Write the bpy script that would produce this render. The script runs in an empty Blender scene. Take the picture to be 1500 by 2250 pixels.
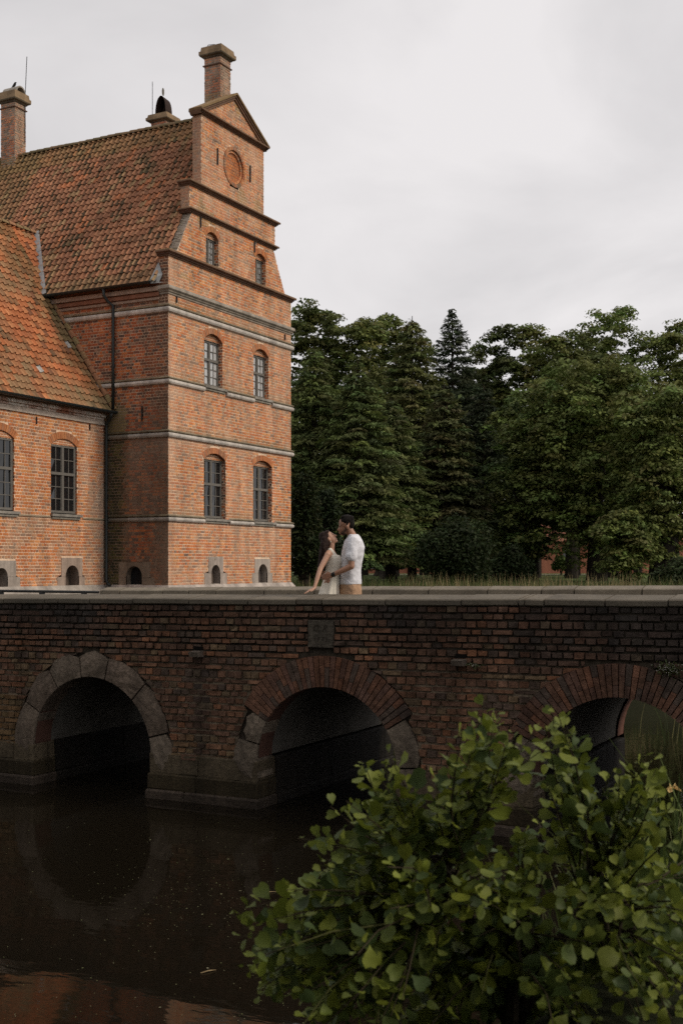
import bpy, bmesh, math, random
import numpy as np
from mathutils import Vector, Matrix, noise as mnoise

sc = bpy.context.scene
R = math.radians
# ------------------------------------------------------------------ camera
CAM = Vector((0.0, 0.0, 3.3)); YAW = math.atan2(1372, 2645)
cam = bpy.data.cameras.new('camera'); cam_o = bpy.data.objects.new('camera', cam)
sc.collection.objects.link(cam_o); sc.camera = cam_o
cam_o.location = CAM; cam_o.rotation_euler = (R(90), 0, YAW)
cam.sensor_fit = 'VERTICAL'; cam.sensor_height = 36; cam.sensor_width = 24
cam.lens = 2645 / 2250 * 36; cam.shift_y = 118 / 2250
cam.clip_start = 0.1; cam.clip_end = 3000
cam.dof.use_dof = True; cam.dof.focus_distance = 17.0; cam.dof.aperture_fstop = 5.0
# ------------------------------------------------------------------ sky (bright overcast) and soft sun
SUN_AZ, SUN_EL = R(14), R(40)          # azimuth counted from +X towards +Y
S = Vector((math.cos(SUN_EL)*math.cos(SUN_AZ), math.cos(SUN_EL)*math.sin(SUN_AZ), math.sin(SUN_EL)))
w = bpy.data.worlds.new('World'); sc.world = w; w.use_nodes = True
nt = w.node_tree; nt.nodes.clear()
def wn(t, **k):
    n = nt.nodes.new(t)
    for a, b in k.items(): setattr(n, a, b)
    return n
out = wn('ShaderNodeOutputWorld'); bg = wn('ShaderNodeBackground'); bg.inputs[1].default_value = 0.1
sky = wn('ShaderNodeTexSky', sky_type='NISHITA', sun_disc=False)
sky.sun_elevation = SUN_EL; sky.sun_rotation = math.atan2(S.x, S.y)
tc = wn('ShaderNodeTexCoord'); sep = wn('ShaderNodeSeparateXYZ'); nt.links.new(tc.outputs['Generated'], sep.inputs[0])
ab = wn('ShaderNodeMath', operation='ABSOLUTE'); nt.links.new(sep.outputs[2], ab.inputs[0])
ad = wn('ShaderNodeMath', operation='ADD'); ad.inputs[1].default_value = .22; nt.links.new(ab.outputs[0], ad.inputs[0])
dx = wn('ShaderNodeMath', operation='DIVIDE'); dy = wn('ShaderNodeMath', operation='DIVIDE')
nt.links.new(sep.outputs[0], dx.inputs[0]); nt.links.new(ad.outputs[0], dx.inputs[1])
nt.links.new(sep.outputs[1], dy.inputs[0]); nt.links.new(ad.outputs[0], dy.inputs[1])
cmb = wn('ShaderNodeCombineXYZ'); nt.links.new(dx.outputs[0], cmb.inputs[0]); nt.links.new(dy.outputs[0], cmb.inputs[1])
n1 = wn('ShaderNodeTexNoise'); n1.inputs['Scale'].default_value = 1.5; n1.inputs['Detail'].default_value = 7; n1.inputs['Roughness'].default_value = .5
n1.inputs['Distortion'].default_value = .5
ofs = wn('ShaderNodeVectorMath', operation='ADD'); ofs.inputs[1].default_value = (6.9, 3.5, 0)
nt.links.new(cmb.outputs[0], ofs.inputs[0]); nt.links.new(ofs.outputs[0], n1.inputs['Vector'])
rp = wn('ShaderNodeValToRGB'); e = rp.color_ramp.elements
e[0].position = .33; e[0].color = (.60, .582, .585, 1); e[1].position = .64; e[1].color = (.80, .772, .770, 1)
nt.links.new(n1.outputs[0], rp.inputs[0])
sc10 = wn('ShaderNodeVectorMath', operation='SCALE'); sc10.inputs['Scale'].default_value = 10.0
nt.links.new(rp.outputs[0], sc10.inputs[0])
mx = wn('ShaderNodeMix', data_type='RGBA'); mx.inputs['Factor'].default_value = .95
nt.links.new(sky.outputs[0], mx.inputs['A']); nt.links.new(sc10.outputs[0], mx.inputs['B'])
nt.links.new(mx.outputs['Result'], bg.inputs[0]); nt.links.new(bg.outputs[0], out.inputs[0])
sl = bpy.data.lights.new('sun', 'SUN'); sl.energy = 1.5; sl.angle = R(14); sl.color = (1.0, .90, .76)
so = bpy.data.objects.new('sun', sl); sc.collection.objects.link(so)
so.rotation_euler = S.to_track_quat('Z', 'Y').to_euler(); so.location = (10, 5, 40)
sc.view_settings.view_transform = 'Standard'; sc.view_settings.look = 'None'
sc.view_settings.exposure = 0.12; sc.view_settings.gamma = 1.0; sc.view_settings.use_curve_mapping = False
sc.cycles.use_denoising = False; sc.cycles.max_bounces = 6; sc.cycles.diffuse_bounces = 3
sc.cycles.glossy_bounces = 3; sc.cycles.transmission_bounces = 3; sc.cycles.transparent_max_bounces = 6

# ------------------------------------------------------------------ helpers
F_ = Vector((-math.sin(YAW), math.cos(YAW), 0)); R_ = Vector((math.cos(YAW), math.sin(YAW), 0))
def pix(p):                       # where a point shows in the photograph (used only to rank pieces by size)
    q = Vector(p) - CAM; d = q.dot(F_)
    if d < .2: return (-9999, -9999, .2)
    return (750 + 2645*q.dot(R_)/d, 1243 - 2645*q.z/d, d)
def ray_at(px, d, py=1243):       # point at depth d along a bearing
    return CAM + F_*d + R_*((px-750)/2645*d) + Vector((0, 0, -(py-1243)/2645*d))
rnd = random.Random(7)
WL = {}
def link(o, parent=None, loc=None):
    sc.collection.objects.link(o)
    wl = Vector(loc) if loc is not None else (WL[parent] if parent else Vector((0, 0, 0)))
    if parent:
        o.parent = parent; o.location = wl - WL[parent]
    else: o.location = wl
    WL[o] = wl.copy(); return o
def props(o, label=None, cat=None, group=None, kind=None):
    if label: o['label'] = label
    if cat: o['category'] = cat
    if group: o['group'] = group
    if kind: o['kind'] = kind
    return o
def thing(name, label, cat, loc, group=None):
    o = bpy.data.objects.new(name, None); o.empty_display_size = .2
    link(o, None, loc); return props(o, label, cat, group)
def mesh_from(verts, faces, cols=None, smooth=False, org=Vector((0, 0, 0)), name='m'):
    me = bpy.data.meshes.new(name)
    me.from_pydata([(v[0]-org.x, v[1]-org.y, v[2]-org.z) for v in verts], [], faces)
    if cols is not None:
        a = me.attributes.new('tint', 'FLOAT_COLOR', 'FACE')
        buf = np.ones((len(faces), 4), 'f'); buf[:, :3] = np.asarray(cols, 'f')[:, :3]
        a.data.foreach_set('color', buf.ravel())
    if smooth: me.polygons.foreach_set('use_smooth', [True]*len(faces))
    me.update(); return me
def np_mesh(V, Fq, cols, org, name='m'):     # V (n,3), Fq (m,k), cols (m,3)
    me = bpy.data.meshes.new(name); m, k = Fq.shape
    me.vertices.add(len(V)); me.vertices.foreach_set('co', (V - np.array(org)).astype('f').ravel())
    me.loops.add(m*k); me.loops.foreach_set('vertex_index', Fq.astype('i').ravel())
    me.polygons.add(m); me.polygons.foreach_set('loop_start', np.arange(0, m*k, k, dtype='i'))
    me.update(calc_edges=True)
    a = me.attributes.new('tint', 'FLOAT_COLOR', 'FACE')
    buf = np.ones((m, 4), 'f'); buf[:, :3] = cols; a.data.foreach_set('color', buf.ravel())
    me.validate(); return me
class MB:
    def __init__(s): s.v = []; s.f = []; s.c = []
    def add(s, vs, fs, c):
        b = len(s.v); s.v += [tuple(x) for x in vs]
        for i, f in enumerate(fs):
            s.f.append(tuple(b+k for k in f)); s.c.append(c[i] if isinstance(c, list) else c)
        return s
    def box(s, a, b, c=(.5, .5, .5)):
        (x0, y0, z0), (x1, y1, z1) = a, b
        return s.add([(x0,y0,z0),(x1,y0,z0),(x1,y1,z0),(x0,y1,z0),(x0,y0,z1),(x1,y0,z1),(x1,y1,z1),(x0,y1,z1)],
                     [(0,3,2,1),(4,5,6,7),(0,1,5,4),(1,2,6,5),(2,3,7,6),(3,0,4,7)], c)
    def quad(s, a, b, c_, d, c=(.5, .5, .5)): return s.add([a, b, c_, d], [(0, 1, 2, 3)], c)
    def tube(s, pts, rad, n=8, c=(.5, .5, .5), cap=True):
        pts = [Vector(p) for p in pts]; rings = []
        if not isinstance(rad, (list, tuple)): rad = [rad]*len(pts)
        for i, p in enumerate(pts):
            t = (pts[min(i+1, len(pts)-1)] - pts[max(i-1, 0)]).normalized()
            x = t.orthogonal().normalized() if i == 0 else (x - t*x.dot(t)).normalized()
            y = t.cross(x)
            rings.append([p + (x*math.cos(2*math.pi*k/n) + y*math.sin(2*math.pi*k/n))*rad[i] for k in range(n)])
        vs = [v for r in rings for v in r]; fs = []
        for i in range(len(pts)-1):
            for k in range(n): fs.append((i*n+k, i*n+(k+1) % n, (i+1)*n+(k+1) % n, (i+1)*n+k))
        if cap: fs += [tuple(range(n-1, -1, -1)), tuple((len(pts)-1)*n+k for k in range(n))]
        return s.add(vs, fs, c)
    def lathe(s, prof, cen, n=16, c=(.5, .5, .5)):
        vs = [(cen[0]+r*math.cos(2*math.pi*k/n), cen[1]+r*math.sin(2*math.pi*k/n), cen[2]+z) for r, z in prof for k in range(n)]
        fs = [(i*n+k, i*n+(k+1) % n, (i+1)*n+(k+1) % n, (i+1)*n+k) for i in range(len(prof)-1) for k in range(n)]
        return s.add(vs, fs, c)
    def build(s, name, mat, parent=None, smooth=False, loc=None, **k):
        wl = Vector(loc) if loc is not None else (WL[parent] if parent else Vector((0, 0, 0)))
        me = mesh_from(s.v, s.f, s.c, smooth, wl, name); me.materials.append(mat)
        o = link(bpy.data.objects.new(name, me), parent, wl); return props(o, **k)
def emit(pieces, name, mat, parent, stuff_name, limit=300, weight=None, smooth=False):
    """the pieces that show largest become objects of their own, the rest one joined part"""
    def score(p):
        q = [pix(v) for v in p[0][:4]]
        x0, x1 = min(a[0] for a in q), max(a[0] for a in q); y0, y1 = min(a[1] for a in q), max(a[1] for a in q)
        if x1 < 0 or x0 > 1500 or y1 < 0 or y0 > 2250: return 0
        s_ = max(x1-x0, .1)*max(y1-y0, .1)
        return s_*(weight((x0+x1)/2, (y0+y1)/2) if weight else 1)
    order = sorted(range(len(pieces)), key=lambda i: -score(pieces[i])); pick = set(order[:limit])
    rest = MB()
    for i, (vs, fs, c) in enumerate(pieces):
        if i in pick:
            cen = sum((Vector(v) for v in vs), Vector())/len(vs)
            me = mesh_from(vs, fs, [c]*len(fs) if not isinstance(c, list) else c, smooth, cen, name); me.materials.append(mat)
            link(bpy.data.objects.new(name, me), parent, cen)
        else: rest.add(vs, fs, c)
    if rest.f: rest.build(stuff_name, mat, parent, smooth, kind='stuff')
class Plane:
    def __init__(s, org, U, V, N): s.o, s.U, s.V, s.N = Vector(org), Vector(U), Vector(V), Vector(N)
    def P(s, u, v, n=0): return s.o + s.U*u + s.V*v + s.N*n
def nz(x, y, z=0, sc_=1.0): return mnoise.noise(Vector((x*sc_, y*sc_, z*sc_)))
def lerp(a, b, t): t = max(0, min(1, t)); return tuple(a[i]+(b[i]-a[i])*t for i in range(3))
def mul(a, k): return tuple(x*k for x in a)

def brick_wall(pl, v0, v1, region, holes, tint, pieces, back, mortar, course=.09, Ls=.228, Lh=.114, joint=.019,
               proud=.008, dep=.012, jit=.003, back_n=0.0, seed=0, flip=0, uneven=0.0, odd=.12):
    """bond of alternating stretcher and header courses; region(v)->(ua,ub); holes: list of span(v)->(a,b)|None"""
    rr = random.Random(seed); n = int(round((v1-v0)/course)); wob = [0]+[rr.uniform(-uneven, uneven) for _ in range(max(n-1, 0))]+[0]
    ch = (v1-v0)/max(n, 1)
    for i in range(n):
        vb = v0+i*ch+wob[i]; vt = v0+(i+1)*ch+wob[i+1]; e = ch*.06
        rb, rt = region(vb+e), region(vt-e)
        iv = [(rb[0], rt[0], rb[1], rt[1])]; ends = False
        for h in holes:
            a, b = h(vb+e), h(vt-e)
            if a is None and b is None: continue
            if b is None: ends = True
            a = a or b; b = b or a; nv = []
            for (l0, l1, r0, r1) in iv:
                if (a[1]+b[1]) <= (l0+l1) or (a[0]+b[0]) >= (r0+r1): nv.append((l0, l1, r0, r1)); continue
                if (a[0]+b[0])/2 > (l0+l1)/2+.01: nv.append((l0, l1, a[0], b[0]))
                if (a[1]+b[1])/2 < (r0+r1)/2-.01: nv.append((a[1], b[1], r0, r1))
            iv = nv
        if ends and back is not None: back.quad(pl.P(rb[0], vb, back_n-.004), pl.P(rb[1], vb, back_n-.004), pl.P(rt[1], vt, back_n-.004), pl.P(rt[0], vt, back_n-.004), mortar(vb) if callable(mortar) else mortar)
        hd = (i+flip) % 2 == 1; L = Lh if hd else Ls
        off = (rr.uniform(-.01, .01) + (Lh*.5 if hd else (i//2 % 2)*Lh))
        for (l0, l1, r0, r1) in iv:
            if back is not None:
                back.quad(pl.P(l0, vb, back_n), pl.P(r0, vb, back_n), pl.P(r1, vt, back_n), pl.P(l1, vt, back_n), mortar(vb) if callable(mortar) else mortar)
            A, B = (l0+l1)/2, (r0+r1)/2
            k = math.floor((A-off)/L)
            while off+k*L < B:
                u0 = off+k*L; u1 = u0+L; k += 1
                if not hd and rr.random() < odd:      # an odd half brick
                    um = u0+L/2; segs = [(u0, um), (um, u1)]
                else: segs = [(u0, u1)]
                for (s0, s1) in segs:
                    c0, c1 = s0 <= A, s1 >= B
                    a0, a1 = (l0, l1) if c0 else (s0+joint/2, s0+joint/2)
                    b0, b1 = (r0, r1) if c1 else (s1-joint/2, s1-joint/2)
                    a0 += rr.uniform(0, jit); b0 -= rr.uniform(0, jit)
                    if (b0+b1-a0-a1)/2 < .03: continue
                    y0 = vb+joint/2+rr.uniform(0, jit); y1 = vt-joint/2-rr.uniform(0, jit); p = proud+rr.uniform(-jit, jit)*1.2
                    j = lambda: p+rr.uniform(-jit, jit)*.6
                    vs = [pl.P(a0, y0, j()), pl.P(b0, y0, j()), pl.P(b1, y1, j()), pl.P(a1, y1, j()),
                          pl.P(a0, y0, -dep), pl.P(b0, y0, -dep), pl.P(b1, y1, -dep), pl.P(a1, y1, -dep)]
                    c = tint((a0+b1)/2, (y0+y1)/2, rr)
                    if c is None: continue
                    pieces.append((vs, [(0,1,2,3),(4,5,1,0),(5,6,2,1),(6,7,3,2),(7,4,0,3)], c))
def arch_span(ul, ur, vb, vs, rise, t):
    w = (ur-ul)/2; uc = (ul+ur)/2; Rr = (w*w+rise*rise)/(2*rise); vc = vs+rise-Rr; Re = Rr+t
    ve = vc+(vs-vc)*Re/Rr; we = w*Re/Rr
    def f(v):
        if v < vb or v > vc+Re: return None
        if v <= vs: return (ul, ur)
        if v < ve: h = w+(we-w)*(v-vs)/max(ve-vs, 1e-5)
        else: h = math.sqrt(max(Re*Re-(v-vc)**2, 0))
        return (uc-h, uc+h)
    return f, (uc, vc, Rr, math.atan2(vs-vc, w))
def rect_span(ul, ur, vb, vt): return lambda v: (ul, ur) if vb <= v <= vt else None
def ring(pl, uc, vc, ri, ro, a0, a1, n, tint, pieces, proud=.012, dep=.02, joint=.010, rr=None, split=None, seed=0):
    rr = random.Random(seed)
    for i in range(n):
        b0 = a0+(a1-a0)*i/n; b1 = a0+(a1-a0)*(i+1)/n
        segs = [(ri, ro)]
        if split: sp = ri+(ro-ri)*(split if i % 2 else 1-split); segs = [(ri, sp), (sp, ro)]
        for (q0, q1) in segs:
            g0, g1 = joint/2/q0, joint/2/q1; s = 1 if b1 > b0 else -1
            pts = [(q0, b0+s*g0), (q0, b1-s*g0), (q1-joint*.4, b1-s*g1), (q1-joint*.4, b0+s*g1)]
            if s > 0: pts = [pts[1], pts[0], pts[3], pts[2]]
            pr = proud+rr.uniform(-.004, .004)
            vs = [pl.P(uc+r_*math.cos(a), vc+r_*math.sin(a), pr+rr.uniform(-.002, .002)) for r_, a in pts] + \
                 [pl.P(uc+r_*math.cos(a), vc+r_*math.sin(a), -dep) for r_, a in pts]
            pieces.append((vs, [(0,1,2,3),(4,5,1,0),(5,6,2,1),(6,7,3,2),(7,4,0,3)], tint(uc+ri*math.cos(b0), vc+ri*math.sin(b0), rr)))
def sweep(mb, path, prof, c, closed=False):
    """moulding along a plan path; prof = [(offset to the right of travel, z)]"""
    n = len(path); P = [Vector((p[0], p[1])) for p in path]; rows = []
    for i in range(n):
        ds = []
        if closed or i > 0: ds.append((P[i]-P[i-1]).normalized())
        if closed or i < n-1: ds.append((P[(i+1) % n]-P[i]).normalized())
        ns = [Vector((d.y, -d.x)) for d in ds]
        m = ns[0] if len(ns) == 1 else (ns[0]+ns[1])/(1+ns[0].dot(ns[1]))
        rows.append([(P[i].x+m.x*o, P[i].y+m.y*o, z) for o, z in prof])
    k = len(prof); vs = [v for r in rows for v in r]; fs = []; cs = []
    for i in range(n if closed else n-1):
        j = (i+1) % n
        for q in range(k-1):
            fs.append((i*k+q, j*k+q, j*k+q+1, i*k+q+1)); cs.append(c(i, q) if callable(c) else c[q] if isinstance(c, list) else c)
    if not closed:
        fs.append(tuple(range(k))); cs.append(cs[0]); fs.append(tuple((n-1)*k+q for q in range(k-1, -1, -1))); cs.append(cs[0])
    mb.add(vs, fs, cs)
# ------------------------------------------------------------------ materials
def new_mat(name):
    m = bpy.data.materials.new(name); m.use_nodes = True; t = m.node_tree
    return m, t, t.nodes['Principled BSDF']
def mat_tint(name, rough=.85, spec=.3, bump=.35, bscale=60, mott=.3, mscale=9, transl=0, sheen=None, lich=None, lscale=5, lamt=.62, streak=0):
    m, t, b = new_mat(name); N = t.nodes.new; Lk = t.links.new
    at = N('ShaderNodeAttribute'); at.attribute_name = 'tint'
    g = N('ShaderNodeNewGeometry')
    n1 = N('ShaderNodeTexNoise'); n1.inputs['Scale'].default_value = mscale; n1.inputs['Detail'].default_value = 6; n1.inputs['Roughness'].default_value = .65
    Lk(g.outputs['Position'], n1.inputs['Vector'])
    mr = N('ShaderNodeMapRange'); mr.inputs[1].default_value = .25; mr.inputs[2].default_value = .75
    mr.inputs[3].default_value = 1-mott; mr.inputs[4].default_value = 1+mott; Lk(n1.outputs[0], mr.inputs[0])
    vm = N('ShaderNodeVectorMath'); vm.operation = 'SCALE'; Lk(at.outputs['Color'], vm.inputs[0]); Lk(mr.outputs[0], vm.inputs['Scale'])
    col = vm.outputs[0]
    if streak:                        # rain streaks and dirt runs
        mp_ = N('ShaderNodeMapping'); mp_.inputs['Scale'].default_value = (2.6, 2.6, .28); Lk(g.outputs['Position'], mp_.inputs[0])
        n5 = N('ShaderNodeTexNoise'); n5.inputs['Scale'].default_value = 1.0; n5.inputs['Detail'].default_value = 5; n5.inputs['Roughness'].default_value = .6; Lk(mp_.outputs[0], n5.inputs['Vector'])
        m5 = N('ShaderNodeMapRange'); m5.inputs[1].default_value = .36; m5.inputs[2].default_value = .62; m5.inputs[3].default_value = 1-streak; m5.inputs[4].default_value = 1+streak*.35; Lk(n5.outputs[0], m5.inputs[0])
        v5 = N('ShaderNodeVectorMath'); v5.operation = 'SCALE'; Lk(col, v5.inputs[0]); Lk(m5.outputs[0], v5.inputs['Scale']); col = v5.outputs[0]
    if lich:
        n2 = N('ShaderNodeTexNoise'); n2.inputs['Scale'].default_value = lscale; n2.inputs['Detail'].default_value = 8; n2.inputs['Roughness'].default_value = .7
        Lk(g.outputs['Position'], n2.inputs['Vector'])
        r2 = N('ShaderNodeMapRange'); r2.inputs[1].default_value = lamt; r2.inputs[2].default_value = lamt+.06; Lk(n2.outputs[0], r2.inputs[0])
        mx_ = N('ShaderNodeMix'); mx_.data_type = 'RGBA'; Lk(r2.outputs[0], mx_.inputs['Factor']); Lk(col, mx_.inputs['A'])
        mx_.inputs['B'].default_value = (*lich, 1); col = mx_.outputs['Result']
    Lk(col, b.inputs['Base Color']); b.inputs['Roughness'].default_value = rough; b.inputs['Specular IOR Level'].default_value = spec
    if bump:
        n3 = N('ShaderNodeTexNoise'); n3.inputs['Scale'].default_value = bscale; n3.inputs['Detail'].default_value = 4
        Lk(g.outputs['Position'], n3.inputs['Vector'])
        bp = N('ShaderNodeBump'); bp.inputs['Strength'].default_value = bump; bp.inputs['Distance'].default_value = .01
        Lk(n3.outputs[0], bp.inputs['Height']); Lk(bp.outputs[0], b.inputs['Normal'])
    if transl:
        tr = N('ShaderNodeBsdfTranslucent'); Lk(col, tr.inputs[0]); ms = N('ShaderNodeMixShader'); ms.inputs[0].default_value = transl
        o = t.nodes['Material Output']; Lk(b.outputs[0], ms.inputs[1]); Lk(tr.outputs[0], ms.inputs[2]); Lk(ms.outputs[0], o.inputs[0])
    return m
def mat_plain(name, col, rough=.6, spec=.3, metal=0, mott=.15, mscale=12, bump=.1, bscale=50):
    m = mat_tint(name, rough, spec, bump, bscale, mott, mscale)
    at = [n for n in m.node_tree.nodes if n.type == 'ATTRIBUTE'][0]
    rgb = m.node_tree.nodes.new('ShaderNodeRGB'); rgb.outputs[0].default_value = (*col, 1)
    for l in list(at.outputs['Color'].links): m.node_tree.links.new(rgb.outputs[0], l.to_socket)
    m.node_tree.nodes['Principled BSDF'].inputs['Metallic'].default_value = metal
    return m
M = {}
M['brick'] = mat_tint('castle_brick', .9, .2, .5, 90, .22, 14, streak=.20)
M['mortar'] = mat_tint('lime_mortar', .95, .1, .4, 120, .25, 3, streak=.20)
M['stone'] = mat_tint('string_course_stone', .85, .25, .4, 70, .22, 6, lich=(.16, .13, .06), lscale=4, lamt=.63, streak=.32)
M['bbrick'] = mat_tint('weathered_bridge_brick', .85, .2, 1.0, 55, .6, 11, lich=(.13, .108, .08), lscale=17, lamt=.655, streak=.35)
M['bmortar'] = mat_tint('weathered_bridge_mortar', .95, .1, .6, 60, .5, 10)
M['granite'] = mat_tint('granite', .85, .2, 1.0, 60, .55, 22, lich=(.2, .17, .12), lscale=35, lamt=.64, streak=.35)
M['coping'] = mat_tint('coping_granite', .8, .3, .6, 100, .28, 30, lich=(.10, .09, .07), lscale=9, lamt=.60, streak=.2)
M['tile'] = mat_tint('clay_pantile', .8, .3, .5, 60, .3, 18, lich=(.022, .022, .012), lscale=3.6, lamt=.60)
M['wtile'] = mat_tint('orange_clay_pantile', .8, .3, .5, 60, .25, 18, lich=(.035, .03, .015), lscale=2.6, lamt=.66)
M['lead'] = mat_plain('lead_flashing', (.30, .30, .30), .55, .4, 0, .3, 8)
M['iron'] = mat_plain('black_iron', (.018, .018, .018), .5, .4)
M['pipe'] = mat_plain('dark_painted_downpipe', (.022, .026, .024), .45, .4, 0, .3, 6)
M['frame'] = mat_tint('painted_window_frame', .6, .3, .1, 60, .15, 10)
M['dark'] = mat_plain('dark_interior', (.008, .007, .006), .9, .1)
M['leafmat'] = mat_tint('leaf', .55, .22, 0, 1, .2, 3, transl=.3)
M['farleaf'] = mat_tint('tree_foliage', .65, .15, 0, 1, .25, .8, transl=.25)
M['bark'] = mat_tint('bark', .95, .1, .8, 25, .4, 8)
M['grass'] = mat_tint('grass', .7, .2, 0, 1, .2, 2, transl=.2)
def glass(name, base, rough=.04):
    m, t, b = new_mat(name); b.inputs['Base Color'].default_value = (*base, 1); b.inputs['Roughness'].default_value = rough
    b.inputs['Specular IOR Level'].default_value = .8; return m
M['glass'] = glass('dark_window_glass', (.012, .013, .014)); M['glasspale'] = glass('pale_window_glass', (.55, .55, .55))  # second pane material: same glass with a pale base colour, for upper windows
# ------------------------------------------------------------------ castle: gabled tower block and low wing
Xg, Yt, Xw = -21.168, 29.575, -23.47          # gable face, side face towards the bridge, wing facade
def gz(z): return 3.3+1.2*(z-3.3)             # survey unit = 1.2 m
def gu(y): return 1.2*(y-24.646)
BASE = 2.69; UW = 7.355; UC = 3.677; TH = .32
pg = Plane((Xg, Yt, 0), (0, 1, 0), (0, 0, 1), (1, 0, 0))
pside = Plane((-26.2, Yt, 0), (1, 0, 0), (0, 0, 1), (0, -1, 0)); SW = Xg+26.2
pw = Plane((Xw, 0, 0), (0, 1, 0), (0, 0, 1), (1, 0, 0))
tower = thing('castle_tower', 'tall red brick castle block with stepped gable and steep mossy tiled roof', 'castle', (Xg, Yt, BASE))
wing = thing('castle_wing', 'low orange brick castle wing with orange tiled roof, meeting the gabled block', 'castle wing', (Xw, Yt-3, BASE))
PAL = [((.66, .22, .070), 32), ((.72, .31, .115), 18), ((.55, .165, .062), 20), ((.38, .205, .125), 11), ((.52, .30, .18), 13), ((.26, .165, .12), 6)]
def pick(rr, pal):
    t = rr.random()*sum(w_ for _, w_ in pal)
    for c, w_ in pal:
        t -= w_
        if t <= 0: return mul(c, rr.uniform(.88, 1.12))
    return pal[0][0]
BANDS = [4.66, 7.165, 8.772, 10.92]
def t_gable(u, v, rr):
    c = pick(rr, PAL); n = nz(u, v, 3, .9)+.5*nz(u, v, 9, 2.3)
    pale = .30+.55*n
    if u < .55: pale += .45*(1-u/.55)+.1*nz(u, v, 1, 3)
    if UW-u < .4 and v > 10: pale += .3
    if v > 15: pale += .22
    for b in BANDS:
        if 0 < b-v < .32: pale += .35*(1-(b-v)/.32)
        if 0 < v-b-.2 < .2: c = lerp(c, (.20, .15, .075), .45)
    c = lerp(c, (.62, .39, .26), pale*.78)
    if v > 12 and nz(u*1.3, v*.8, 21, 1.1) > .42: c = lerp(c, (.33, .24, .10), .5)
    return c
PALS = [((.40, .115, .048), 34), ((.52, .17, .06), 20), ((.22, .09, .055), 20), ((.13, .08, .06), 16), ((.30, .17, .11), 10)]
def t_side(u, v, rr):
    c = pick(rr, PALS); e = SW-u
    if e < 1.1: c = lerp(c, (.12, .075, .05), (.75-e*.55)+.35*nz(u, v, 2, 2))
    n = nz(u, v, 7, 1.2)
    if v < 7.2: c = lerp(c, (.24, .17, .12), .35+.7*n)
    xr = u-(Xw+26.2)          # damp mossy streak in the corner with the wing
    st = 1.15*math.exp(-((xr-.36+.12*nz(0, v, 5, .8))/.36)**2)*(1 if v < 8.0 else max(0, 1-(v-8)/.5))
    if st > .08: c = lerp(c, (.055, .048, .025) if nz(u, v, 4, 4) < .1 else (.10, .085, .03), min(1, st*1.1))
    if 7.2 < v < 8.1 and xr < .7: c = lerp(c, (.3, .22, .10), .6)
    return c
def t_wing(u, v, rr):
    c = pick(rr, PAL); c = lerp(c, (.55, .22, .09), .30)
    if u > 28.3: c = lerp(c, (.42, .33, .25), max(0, (u-28.3)*.45+.75*nz(u*1.4, v*.6, 2, 1.4)+rr.uniform(-.15, .15)))
    if v < 4.7 and nz(u, v, 6, 1.0) > .2: c = lerp(c, (.36, .29, .21), .4)
    return c
def t_chim(u, v, rr):
    c = pick(rr, PALS); c = lerp(mul(c, 1.25), (.46, .34, .24), .40+.5*nz(u*2, v, 3, 1.2)); return c
def pbox(mb, pl, u0, u1, v0, v1, n0, n1, c):
    vs = [pl.P(u, v, n) for n in (n0, n1) for (u, v) in ((u0, v0), (u1, v0), (u1, v1), (u0, v1))]
    return mb.add(vs, [(0,3,2,1),(4,5,6,7),(0,1,5,4),(1,2,6,5),(2,3,7,6),(3,0,4,7)], c)
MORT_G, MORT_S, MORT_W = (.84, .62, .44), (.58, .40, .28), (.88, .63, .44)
GREY = (.165, .15, .13)
def window(pl, par, ul, ur, vb, vt, rec, rows, gm, fc=GREY, tr=.42):
    """two casements, two panes wide; rows = (upper, lower) or a single count"""
    mb = MB(); n0, n1 = -rec-.05, -rec; fw = .055
    for (a, b, c, d) in ((ul, ul+fw, vb, vt), (ur-fw, ur, vb, vt)): pbox(mb, pl, a, b, c, d, n0, n1, fc)
    pbox(mb, pl, ul+fw, ur-fw, vb, vb+fw*1.2, n0, n1, fc); pbox(mb, pl, ul+fw, ur-fw, vt-fw, vt, n0, n1, fc)
    um = (ul+ur)/2; pbox(mb, pl, um-.04, um+.04, vb+fw*1.2, vt-fw, n0, n1+.012, fc)
    parts = []; vi0, vi1 = vb+fw*1.2, vt-fw
    if isinstance(rows, tuple):
        vtr = vt-(vt-vb)*tr; pbox(mb, pl, ul+fw, ur-fw, vtr-.04, vtr+.04, n0, n1+.02, fc)
        parts = [(vi0, vtr-.04, rows[1]), (vtr+.04, vi1, rows[0])]
    else: parts = [(vi0, vi1, rows)]
    panes = []
    for (ua, ub) in ((ul+fw, um-.04), (um+.04, ur-fw)):
        for (va, vb_, k) in parts:
            pbox(mb, pl, ua, ua+.025, va, vb_, n0+.005, n1-.008, fc); pbox(mb, pl, ub-.025, ub, va, vb_, n0+.005, n1-.008, fc)
            c = (ua+ub)/2; pbox(mb, pl, c-.011, c+.011, va, vb_, n0+.01, n1-.015, fc)
            for i in range(1, k):
                y = va+(vb_-va)*i/k; pbox(mb, pl, ua, ub, y-.011, y+.011, n0+.01, n1-.016, fc)
            for i in range(k):
                for (x0, x1) in ((ua+.025, c-.011), (c+.011, ub-.025)):
                    panes.append((x0, x1, va+(vb_-va)*i/k, va+(vb_-va)*(i+1)/k))
    o = mb.build('window', M['frame'], par)
    for (x0, x1, y0, y1) in panes:
        t = [rnd.uniform(-.009, .009) for _ in range(4)]; n = n0+.012
        MB().quad(pl.P(x0, y0, n+t[0]), pl.P(x1, y0, n+t[1]), pl.P(x1, y1, n+t[2]), pl.P(x0, y1, n+t[3])).build('pane', gm, o)
    return o
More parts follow.
